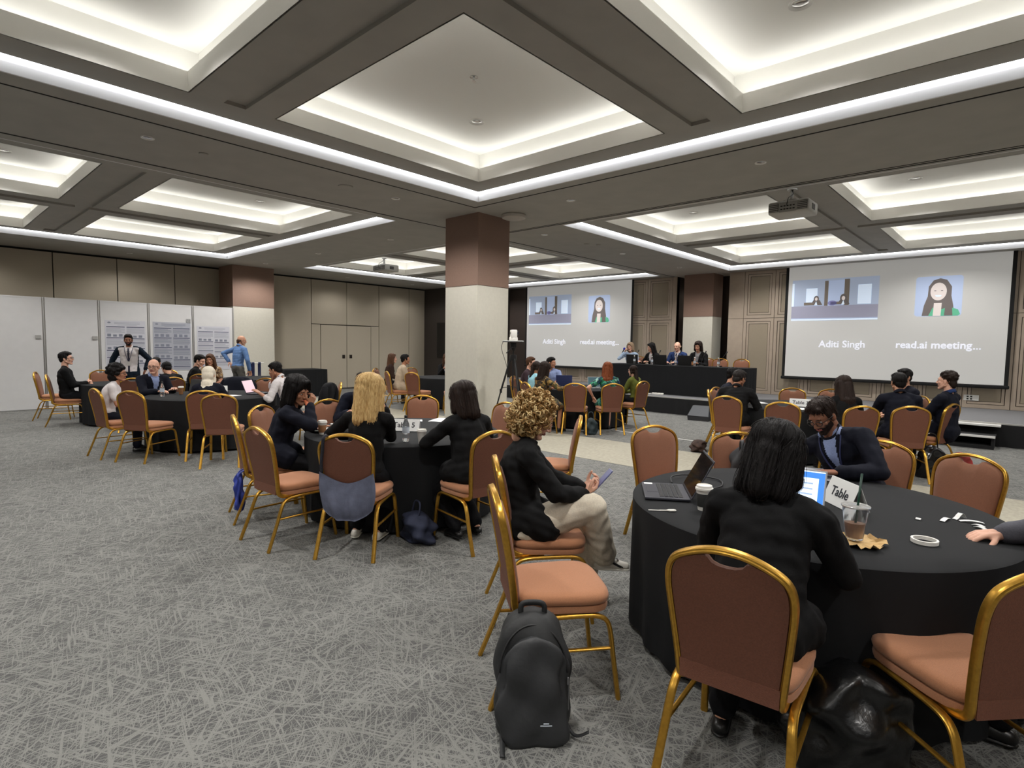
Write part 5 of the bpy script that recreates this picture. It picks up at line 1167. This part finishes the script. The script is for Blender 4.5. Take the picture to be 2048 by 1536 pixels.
# ---------------------------------------------------------------- things on the near right table
r = laptop((-1.53, 3.01), (.84, .54), 'open dark grey laptop beside the white lidded cup on the near right table', M_lapg, mat('display_mirror', (20, 18, 18), .06, spec=.8), 118, .36, .245, keys=True)
MB().rbox((-.15, -.085, .0168), (.035, .05, .0008), .0003, seg=1).build('sticker', M_paper, r[0])
cord = MB().tube(smooth_path([(-1.60, 3.24, .762), (-1.66, 3.36, .772), (-1.62, 3.5, .768), (-1.44, 3.55, .761), (-1.35, 3.40, .761), (-1.36, 3.26, .764)]), .0045, n=6).build('power_lead', M_plast, None, True); tag(cord, 'black cord looping behind the open dark grey laptop', 'cord')
M_exc = emat('sheet_blue', (60, 120, 200), 1.0); M_exw = emat('sheet_white', (205, 222, 240), 1.0)
r = laptop((-.875, 3.03), (-.12, .99), 'silver laptop with a lit blue and white spreadsheet before the woman in black suit', M_laps, M_exw, 112, .32, .22)
_, o, R, ld, w_, d_ = r
for a, b, c, d in ((-.152, .152, .175, .205), (.125, .152, .01, .175), (-.152, -.128, .01, .175)):
    MB().add([o+R @ Vector((x, -.0025, z)) for x, z in ((a, c), (b, c), (b, d), (a, d))], [(0, 1, 2, 3)]).build('display_bar', M_exc, ld)
for k in range(5): MB().add([o+R @ Vector((x, -.0025, z)) for x, z in ((-.11, .03+.028*k), (.1, .03+.028*k), (.1, .038+.028*k), (-.11, .038+.028*k))], [(0, 1, 2, 3)]).build('display_row', emat('sheet_grey', (150, 170, 200), .8), ld)
cup((-1.22, 2.84), 'white lidded paper cup with a black sleeve on the near right table', M_white, mat('sleeve_black', (30, 31, 30), .7), M_white, 1.0)
t = tag(MB().tube(smooth_path([(-1.42, 2.62, .757), (-1.37, 2.66, .757), (-1.31, 2.71, .759)]), [.004]*6+[.005]*3+[.012]*3+[.006], sec=[(.25, 1), (.25, -1), (-.25, -1), (-.25, 1)]).build('spoon', M_white, None, True), 'white plastic spoon lying left of the black suit woman', 'spoon')
tag(MB().tube(smooth_path([(-1.20, 3.06, .757), (-1.15, 3.12, .757), (-1.08, 3.2, .758)]), [.004]*6+[.005]*3+[.01]*3+[.006], sec=[(.25, 1), (.25, -1), (-.25, -1), (-.25, 1)]).build('spoon', M_white, None, True), 'white plastic spoon lying behind the black sleeved cup', 'spoon')
sign((-.70, 3.47), (.74, .67), 'folded white table sign standing beside the iced coffee', 'tn', .26, .15)
# iced coffee on a crumpled paper bag
t = thing('iced_coffee_cup', 'clear plastic cup of iced coffee with dark green straw', 'cup', (-.53, 2.84, .770)); t.scale = (1.14, 1.14, 1.14)
MB().lathe([(.001, .003), (.030, 0), (.031, .004), (.046, .125), (.0475, .128), (.045, .126), (.030, .008), (.001, .007)], n=28, cap=False).build('cup_body', M_glass, t, True, 40)
MB().lathe([(.001, .009), (.0285, .009), (.0365, .066), (.001, .066)], n=24, cap=False).build('coffee', mat('milky_coffee', (176, 122, 84), .4, var=.15, vscale=30), t, True, 40)
MB().lathe([(.050, .126), (.0505, .131), (.048, .132), (.044, .130), (.03, .131), (.004, .132)], n=28, cap=False).build('lid', mat('lid_clear', (225, 225, 222), .15, trans=.6), t, True, 40)
MB().tube([(.0, .0, .02), (.012, .012, .255)], .0042, n=10).build('straw', mat('straw_green', (16, 58, 44), .4), t, True)
n_ = 40; g = MB(); rr = random.Random(3); ed = [rr.uniform(.075, .115) for _ in range(n_)]; v = [(0, 0, .004)]
for q in (.45, .8, 1.0):
    for k in range(n_): a = 6.2832*k/n_; v.append((ed[k]*q*math.cos(a), ed[k]*q*math.sin(a), .003+(q**2)*rr.uniform(.0, .026)))
g.add(v, [(0, 1+k, 1+(k+1) % n_) for k in range(n_)]+[(1+n_*i+k, 1+n_*(i+1)+k, 1+n_*(i+1)+(k+1) % n_, 1+n_*i+(k+1) % n_) for i in range(2) for k in range(n_)])
tag(g.build('crumpled_napkin', mat('napkin_tan', (206, 172, 118), .8, var=.1, vscale=30), None, False, loc=(-.50, 2.85, .754)), 'crumpled tan paper under the iced coffee cup', 'napkin')
def tape_roll(p, label, R=None, r=.052):
    return tag(MB().lathe([(r, 0), (r, .016), (r-.009, .016), (r-.009, 0), (r, 0)], n=36, cap=False, R=R).build('tape_roll', M_white, None, True, 40, loc=p), label, 'tape')
tape_roll((-.30, 3.06, .755), 'roll of white tape lying on the near right table'); tape_roll((-.02, 3.42, .765), 'roll of white tape held under the hand at the right border', Matrix.Rotation(.35, 3, 'Y'), .042)
rr = random.Random(9)
for k, (x, y, l, lb) in enumerate(((-.27, 3.55, .09, 'longest white paper scrap nearest the empty chair'), (-.22, 3.63, .075, 'curled white paper scrap standing on edge in the scrap heap'), (-.17, 3.60, .10, 'thin white paper strip linking the scraps'), (-.13, 3.50, .05, 'white paper snippet beside the reaching hand'), (-.10, 3.47, .045, 'smallest white snippet in the pile by the hand'), (-.37, 3.46, .022, 'tiny white scrap lying apart on the black cloth'), (-.14, 3.54, .05, 'bent white paper snippet at the heap centre'))):
    a = rr.uniform(0, 3); c, s_ = math.cos(a), math.sin(a); hgt = .045 if k == 1 else .006
    P = [(x+c*l*(q-.5), y+s_*l*(q-.5), .757+hgt*math.sin(q*3.14)*(1 if k != 1 else q)) for q in np.linspace(0, 1, 6)]
    tag(MB().tube(P, .011, sec=[(.06, 1), (.06, -1), (-.06, -1), (-.06, 1)]).build('paper_scrap', M_paper, None), lb, 'paper scrap', 'paper scraps on the near right table')
for k in range(2): tag(MB().rbox((0, 0, .004), (.32, .22, .006), .003).build('document_sleeve', mat('clear_sleeve%d' % k, ((150, 150, 158), (196, 200, 210))[k], .2, var=.3, vscale=14), None, True, 40, loc=((-1.08, 4.12, .754), (-1.12, 4.22, .761))[k], rz=(.2, .5)[k]), ('glossy grey document sleeve before the man with glasses', 'pale document sleeve under the hand of the man with glasses')[k], 'document')
cup((-.93, 3.62), 'small tan paper cup behind the silver laptop', M_kraft, None, None, .55)
# phone held by the curly haired woman
Rp = Matrix.Rotation(math.atan2(-.68, .73), 3, 'Z') @ Matrix.Rotation(math.radians(48), 3, 'X')
_q, PC = at_person('curly blonde', (0, 0, 0)); c0 = at_person('curly blonde', (Vector(PC['arms'][-1][0])+Vector(PC['arms'][1][0]))/2+Vector((0, .115, .075)))[0]
t = thing('phone', 'lilac phone held by the curly haired woman', 'phone', c0); MB().rbox((0, 0, 0), (.075, .155, .009), .004, R=Rp, seg=3).build('phone_body', mat('phone_lilac', (112, 116, 160), .3), t, True, 40)
MB().tube([Rp @ Vector((.022*math.cos(a), -.005+.022*math.sin(a), -.0055)) for a in np.linspace(0, 6.283, 25)[:-1]], .0016, n=6, closed=True).build('ring_magnet', M_white, t); MB().rbox(Rp @ Vector((-.015, .055, -.006)), (.034, .034, .004), .002, R=Rp).build('camera_bump', M_plast, t)

# ---------------------------------------------------------------- table 5
sign((-4.46, 3.34), (-.62, .78), 'white folded sign reading Table 5', 't5', .30, .12)
bottle((-3.95, 2.97), 'clear water bottle with black cap before the Table 5 sign')
cup((-3.77, 3.0), 'white lidded paper cup beside the woman with bobbed hair', M_white, None, M_white, .95)
cup((-4.77, 2.64), 'white lidded paper cup in a kraft sleeve beside the plate', M_white, M_kraft, M_white, .98)
t = tag(MB().lathe([(.001, .004), (.07, .004), (.075, .006), (.11, .016), (.112, .019), (.075, .010), (.001, .008)], n=36, cap=False).build('plate', M_white, None, True, 50, loc=(-4.93, 2.74, .754)), 'white plate before the woman eating', 'plate')
cup((-4.86, 2.80), 'small white espresso cup on the plate', M_white, None, None, .55, z=.764)
sheet((-4.80, 4.10), .5, 'white papers at the elbow of the woman with bobbed hair', n=2)
sheet((-4.95, 3.85), .9, 'white napkin lying at the far edge of table 5', .15, .15)
tag(MB().rbox((0, 0, .05), (.012, .20, .15), .003, R=Matrix.Rotation(.25, 3, 'Y')).build('menu_card', M_paper, None, loc=(-4.52, 4.16, .754), rz=.7), 'white card standing behind the bobbed hair woman', 'card')
# ---------------------------------------------------------------- other tables
laptop((-9.15, 3.95), (-.75, -.62), 'laptop with a pink lit screen before the man in white shirt', M_lapg, emat('screen_pink', (196, 168, 176), .9), 112, .33, .22)
bottle((-9.50, 2.68), 'clear water bottle at the table edge before the bald man'); cup((-9.78, 3.02), 'kraft paper cup with white lid by the bald man hand', M_kraft, None, M_white, .95)
sheet((-9.05, 3.45), .4, 'white papers on the table beside the pink screened laptop', n=2); sign((-8.72, 3.25), (-.9, .4), 'white folded table sign beside the headscarf woman', 'tn', .12, .2)
laptop((-9.82, 3.35), (.6, -.8), 'black closed down laptop between the bald man and the headscarf', M_plast, None, 70, .33, .22)
laptop((-7.10, 9.85), (-.45, .89)[::1], 'laptop with blue lid turned to the camera at the tripod table', mat('laptop_blue', (70, 78, 124), .4, metal=.3), None, 105, .34, .23)
for o_ in COL.objects:
    if o_.get('label', '').startswith('laptop with blue lid'): o_.rotation_euler.z = hrot((.55, -.83)); o_.location.x, o_.location.y = -7.28, 9.62
laptop((-6.45, 9.62), (-.73, .68), 'open laptop with dark lit screen before the red haired woman', M_laps, emat('screen_teal', (52, 74, 80), .7), 108, .33, .22)
sheet((-6.75, 9.45), .3, 'white papers between the two laptops at the tripod table', n=3); cup((-7.15, 9.15), 'white cup beside the woman in floral dress', M_white, None, None, .8)
sign((-2.50, 9.15), (-.2, .98), 'white Table 3 sign standing before the brown haired woman', 't3', .30, .12); sheet((-3.15, 9.2), .8, 'white papers before the man in black suit', n=2); sheet((-2.35, 8.75), .2, 'white paper below the Table 3 sign', n=1)
t = thing('phone', 'black phone lying below the Table 3 sign', 'phone', (-2.28, 8.95, .757), .9); MB().rbox((0, 0, .005), (.075, .15, .008), .003).build('phone_body', M_plast, t); MB().rbox((0, 0, .0095), (.068, .142, .001), .0004, seg=1).build('phone_screen', mat('phone_glass', (30, 34, 44), .08), t)
for k, (x, y, lb) in enumerate(((-2.1, 9.75, 'white cup across the table from the Table 3 sign'), (-1.95, 9.3, 'white cup by the gesturing man in navy'))): cup((x, y), lb, M_white, None, None, .65)
t = tag(MB().ell((0, 0, .03), (.06, .05, .032)).build('bread_roll', mat('bread', (150, 102, 62), .7, var=.15, vscale=30), None, True, loc=(-1.9, 9.0, .756)), 'brown bread roll on the table by the man in navy', 'bread')
sheet((-10.6, 9.35), .6, 'white papers on the far corner table beside the column', n=3); bottle((-11.55, 10.2), 'water bottle before the woman in black jacket')
pa, _p = at_person('eating at table', (.0, .105, -.058), True); pb, _p = at_person('eating at table', (.012, .165, -.09), True)
tag(MB().cap(pa, .016, pb, .021).build('pastry', mat('pastry_orange', (206, 116, 78), .6), None, True), 'orange pastry at the mouth of the woman eating', 'food')
# ---------------------------------------------------------------- stage table
for k, x in enumerate((-7.15, -6.48)): laptop((x, 13.72), (0, -1), ('black laptop before the bald man in blue suit', 'black laptop before the woman in black jacket on stage')[k], M_plast, None, 100, .36, .25, z=ST+.747)
laptop((-8.05, 13.78), (.1, -1), 'dark laptop between the first two panel speakers', M_plast, None, 95, .34, .24, z=ST+.747)
for x, lb in ((-7.95, 'water bottle before the long black haired speaker'), (-7.42, 'water bottle left of the bald speaker'), (-6.75, 'water bottle right of the bald speaker laptop'), (-6.23, 'water bottle before the last woman speaker'), (-5.62, 'water bottle before the empty stage chairs')): bottle((x, 13.62), lb, ST+.747, 1.0, M_white)
def mic(x, y, tip, label):
    t = thing('table_microphone', label, 'microphone', (x, y, ST+.747)); MB().rbox((0, 0, .015), (.10, .13, .03), .01).build('base', M_plast, t)
    MB().tube(smooth_path([(0, 0, .03), (tip*.2, .03, .15), (tip*.7, .07, .28), (tip, .10, .33)]), .005, n=8).build('gooseneck', M_plast, t, True); MB().cap((tip, .10, .33), .014, (tip*1.15, .115, .37), .016).build('microphone_head', M_plast, t, True)
for x, tp, lb in ((-8.02, .05, 'long black haired speaker'), (-7.38, .06, 'bald speaker'), (-6.78, .05, 'gap beside the bald speaker'), (-6.12, .06, 'last woman speaker'), (-5.65, .12, 'empty stage chairs')): mic(x, 13.75, tp, 'gooseneck microphone on the stage table before the '+lb)
t = thing('hand_microphone', 'microphone with blue foam head held by the speaking woman', 'microphone', (-8.68, 14.22, ST+1.07)); Rm = Matrix.Rotation(.5, 3, 'Y'); MB().lathe([(.014, -.12), (.016, .06)], n=12, R=Rm).build('handle', M_plast, t, True); MB().ell(Rm @ Vector((0, 0, .09)), (.034, .034, .036)).build('foam_head', mat('foam_blue', (40, 50, 190), .9), t, True)
t = thing('power_strip', 'white power strip with cable at the stage edge', 'power strip', (-6.95, 13.12, ST)); MB().rbox((0, 0, .025), (.30, .07, .05), .01).build('strip_body', M_white, t); MB().tube(smooth_path([(-.15, 0, .03), (-.22, -.2, .02), (-.24, -.41, .02), (-.25, -.46, -.1), (-.30, -.47, -.2), (-.42, -.5, -.28), (-.5, -.52, -.36)]), .008, n=6).build('cable', M_white, t, True)
for k in range(3): MB().rbox((-.09+.09*k, 0, .052), (.05, .045, .006), .002, seg=1).build('socket', M_dark, t)
t = thing('stage_monitor', 'grey topped floor loudspeaker in front of the stage', 'loudspeaker', (-5.35, 12.10, 0), .1); t.scale = (.75, .8, .85)
MB().rings([[(-.30, -.22, 0), (.30, -.22, 0), (.30, .22, 0), (-.30, .22, 0)], [(-.32, -.22, .12), (.32, -.22, .12), (.32, .22, .12), (-.32, .22, .12)], [(-.25, .02, .37), (.25, .02, .37), (.25, .2, .37), (-.25, .2, .37)]]).build('cabinet', mat('speaker_cabinet', (40, 40, 42), .7), t); MB().add([(-.30, -.225, .125), (.30, -.225, .125), (.24, .012, .372), (-.24, .012, .372)], [(0, 1, 2, 3)]).build('grille', mat('speaker_grille', (86, 88, 92), .7, var=.2, vscale=300), t)

# ---------------------------------------------------------------- bags
M_nyl = mat('nylon_black', (30, 31, 32), .6, var=.08, vscale=20, bump=.3, bscale=60); M_nyl2 = mat('nylon_charcoal', (42, 43, 45), .55, var=.1, vscale=15, bump=.3, bscale=50); M_lth = mat('leather_black', (16, 16, 17), .28, bump=.35, bscale=60, var=.1); M_zip = mat('zip_grey', (120, 120, 122), .4, metal=.5)
def pack_rings(w, d, h, n=44, lv=26, ex=3.2, lean=0, seed=1, amp=.006, top=.55):
    R_ = []; rs = np.random.default_rng(seed); ph = rs.uniform(0, 6, 8)
    for i in range(lv+1):
        t_ = i/lv; z = h*t_; e = (1-max(0, (t_-top)/(1-top))**2.6)**.5 if t_ < 1 else .12; b = min(1, (t_/.10)**.5*.22+.80)
        R1 = []
        for k in range(n):
            a = 6.2832*k/n; c, s_ = math.cos(a), math.sin(a); q = (abs(c)**ex+abs(s_)**ex)**(-1/ex)
            wob = amp*(math.sin(3*a+ph[0]+7*t_)+math.sin(5*a-9*t_+ph[1])*.7+math.sin(2*a+15*t_+ph[2])*.6)
            R1.append(((w/2+wob)*c*q*e*b, (d/2+wob)*s_*q*(e*.75+.25)*b-lean*z, z))
        R_.append(R1)
    return R_
t = thing('backpack', 'black backpack standing on the carpet against an empty banquet chair', 'backpack', (-1.445, 1.735, 0), hrot((-.70, .71)))
MB().rings(pack_rings(.30, .19, .49, seed=4, lean=-.13, amp=.008)).build('main_compartment', M_nyl, t, True)
MB().rings([[(x*1.0, y*.45-.085, z) for x, y, z in r_] for r_ in pack_rings(.262, .14, .42, seed=8, lean=-.26, amp=.013)]).build('front_pocket', M_nyl2, t, True)
z1 = MB().tube([(.138*math.cos(a)*1.0, -.055+.05*math.sin(a), .27+.185*math.sin(a)) for a in np.linspace(.05, 3.09, 26)], .0045, n=6).build('zip', M_plast, t, True); MB().rbox((.139, -.062, .25), (.006, .008, .03), .002).build('zip_pull', M_zip, z1)
z2 = MB().tube(smooth_path([(.145, -.02, .08), (.152, .0, .2), (.150, .02, .32)]), .004, n=6).build('zip', M_zip, t, True); MB().rbox((.15, -.012, .10), (.006, .008, .035), .002).build('zip_pull', M_zip, z2)
MB().tube(smooth_path([(-.05, .06, .475), (-.04, .062, .515), (.04, .062, .515), (.05, .06, .475)]), .011, sec=[(.4, 1), (.4, -1), (-.4, -1), (-.4, 1)]).build('top_handle', M_nyl, t, True)
for sx in (-1, 1): MB().tube(smooth_path([(sx*.09, .13, .44), (sx*.12, .15, .30), (sx*.13, .12, .12), (sx*.135, .03, .05), (sx*(.17 if sx > 0 else .125), -.06, .02), (sx*(.225 if sx > 0 else .125), -.085 if sx > 0 else -.17, .012 if sx < 0 else .05)]), .010 if sx < 0 else .007, sec=[(.3, 1), (.3, -1), (-.3, -1), (-.3, 1)]).build('shoulder_strap', M_nyl, t, True)
lg = MB()
for a, b, c, d in ((.028, .05, .122, .127), (.016, .062, .114, .118)): lg.rbox(((a+b)/2+.005, -.1555, (c+d)/2+.01), (b-a, .002, d-c), .0006, seg=1)
lg.build('maker_mark', M_label, t)
# grey cloth bag over the chair back of the blonde woman
ch = CHO['banquet chair under the blonde woman with a grey cloth bag on its back']
t = thing('cloth_bag', 'slate grey cloth bag hanging over the chair back of the blonde woman', 'bag', ch.location, ch.rotation_euler.z)
g = MB(); NU, NV = 30, 22; v = []
for sgn in (1, 0):
    for j in range(NV+1):
        for i in range(NU+1):
            u = i/NU*2-1; q = j/NV; zt = .565+.085*abs(u)**1.6; zb = .285+.075*abs(u)**2.6; z = zt+(zb-zt)*q
            x = u*(.205+.012*math.sin(q*3))*(1-.10*q**3); bul = math.sin(min(1, q*1.05)*math.pi*.78+.35)*(1-u*u)**.5
            fold = .010*math.sin(9*u+6*q+2*math.sin(4*q))+.006*math.sin(17*u-5*q)
            y = yb(max(z, .42))-.022-(.012+.085*bul*q**.7+fold*q if sgn else .004)
            v.append((x, y, z))
m_ = (NU+1)*(NV+1); fs = []
for k in range(2):
    for j in range(NV):
        for i in range(NU): a = k*m_+j*(NU+1)+i; f = (a, a+1, a+NU+2, a+NU+1); fs.append(f if k else f[::-1])
for i in range(NU): a = NV*(NU+1)+i; fs.append((a, a+1, m_+a+1, m_+a))
for j in range(NV):
    for e in (0, NU): a = j*(NU+1)+e; b = a+NU+1; fs.append((a, b, m_+b, m_+a))
g.add(v, fs).build('bag_body', mat('bag_slate', (98, 102, 122), .85, var=.1, vscale=30, bump=.4, bscale=120), t, True)
MB().tube(smooth_path([(-.19, -.27, .64), (-.185, -.285, .72), (-.165, -.305, .82), (-.15, -.325, .90), (-.14, -.29, .925), (-.14, -.25, .88)]), .011, sec=[(.35, 1), (.35, -1), (-.35, -1), (-.35, 1)]).build('strap', mat('strap_dark', (36, 36, 46), .8, var=.4, vscale=90), t, True)
# slumped bags
def sack(label, loc, h, w, d, hh, m, seed, handle=True, amp=.012, name='bag', lean=0):
    t = thing(name, label, 'bag', (*loc, 0), hrot(h)); b = MB().rings(pack_rings(w, d, hh, seed=seed, amp=amp, ex=2.5, top=.3, lean=lean)).build('bag_body', m, t, True)
    if handle: MB().tube(smooth_path([(-w*.22, 0-lean*hh, hh*.9), (-w*.15, .02-lean*hh, hh*1.3), (w*.15, .02-lean*hh, hh*1.3), (w*.22, 0-lean*hh, hh*.9)]), .008, n=8).build('handle', m, t, True)
    return t
sack('navy cloth bag slumped on the carpet below table 5', (-3.60, 2.86), (.3, 1), .34, .22, .24, mat('bag_navy', (34, 40, 62), .8, var=.1, vscale=20), 3, amp=.02, lean=.2)
sack('glossy black leather bag slumped under the near right table', (-.45, 2.45), (-.6, .8), .42, .30, .40, M_lth, 6, False, amp=.022, lean=.12)
sack('shiny black bag on the carpet behind the navy men', (-.86, 8.85), (-.5, .8), .32, .22, .42, mat('patent_black', (18, 18, 20), .15, var=.5, vscale=9), 5)
sack('red and grey bag on the carpet at the far right chair', (-.60, 9.35), (-.5, .8), .26, .16, .30, mat('bag_red', (160, 52, 48), .6, var=.5, vscale=6), 9, False)
sack('brown fur trimmed bag on the carpet before the stage monitor', (-3.75, 8.45), (.9, .3), .40, .22, .17, mat('fur_brown', (58, 40, 32), .9, var=.5, vscale=30, bump=1, bscale=60), 7, False, .016)
sack('dark bag on the carpet under the red haired woman chair', (-5.85, 8.55), (-.7, .7), .24, .18, .30, mat('bag_teal', (30, 44, 48), .7), 13)
def hung(label, chair_label, m, w, d, h, z0, seed, name='backpack', sh=(0, 0)):
    ch = CHO[chair_label]; t = thing(name, label, 'bag' if name != 'draped_jacket' else 'jacket', (*ch.location[:2], z0), ch.rotation_euler.z)
    MB().rings([[(x+sh[0], y-.30-d*.5+sh[1], z) for x, y, z in r_] for r_ in pack_rings(w, d, h, seed=seed, amp=.012, ex=2.6, top=.4)]).build('body', m, t, True)
    for sx in (-1, 1): MB().tube(smooth_path([(sx*w*.25+sh[0], -.31-d*.3+sh[1], h*.8), (sx*w*.28+sh[0], -.33+sh[1], h*.98), (sx*w*.3+sh[0], -.28+sh[1], h+.02), (sx*w*.3+sh[0], -.245+sh[1], h*.85)]), .012, sec=[(.35, 1), (.35, -1), (-.35, -1), (-.35, 1)]).build('strap', m, t, True)
hung('grey backpack hung on the chair behind the black suit woman', 'banquet chair with a grey backpack hung on it, behind the black suit woman', mat('pack_grey', (52, 53, 56), .6, var=.15, vscale=15), .26, .13, .38, .50, 21, 'backpack', (-.06, .20))
hung('blue lanyard bag tied to the chair of the woman eating', 'banquet chair under the woman eating, blue lanyard bag tied on it', mat('bag_blue', (36, 54, 140), .6, var=.2, vscale=15), .12, .06, .34, .10, 22, 'gift_bag', (.13, .06))
def drape(label, chair_label, m, seed):
    ch = CHO[chair_label]; t = tag(link('draped_jacket', None, None, ch.location, ch.rotation_euler.z), label, 'jacket'); rs = random.Random(seed); g = MB(); rg = []; n = 40
    for z, w, d in ((.52, .24, .075), (.60, .25, .08), (.72, .255, .08), (.82, .25, .078), (.90, .225, .07), (.945, .17, .055), (.965, .08, .03)):
        rg.append([((w+.012*math.sin(5*a+z*20))*math.copysign(abs(math.cos(a))**.7, math.cos(a)), yb(max(z, .43))-.005+(d+.008*math.sin(7*a+z*9))*math.sin(a), z) for a in [6.2832*k/n for k in range(n)]])
    g.rings(rg).build('jacket_body', m, t, True)
    for sx in (-1, 1): MB().tube(smooth_path([(sx*.20, -.31, .90), (sx*.26, -.32, .80), (sx*.27, -.31, .62), (sx*.25, -.30, .50)]), [.05]*6+[.052]*6+[.048]*6+[.042], n=10).build('sleeve', m, t, True)
drape('navy jacket draped over the chair beyond the pink laptop', 'banquet chair with a navy jacket over its back beyond the laptop', K_nav2, 1)
drape('dark jacket draped over the chair of the man in white shirt', 'banquet chair under the man in white shirt, dark jacket on its back', K_dark, 2)
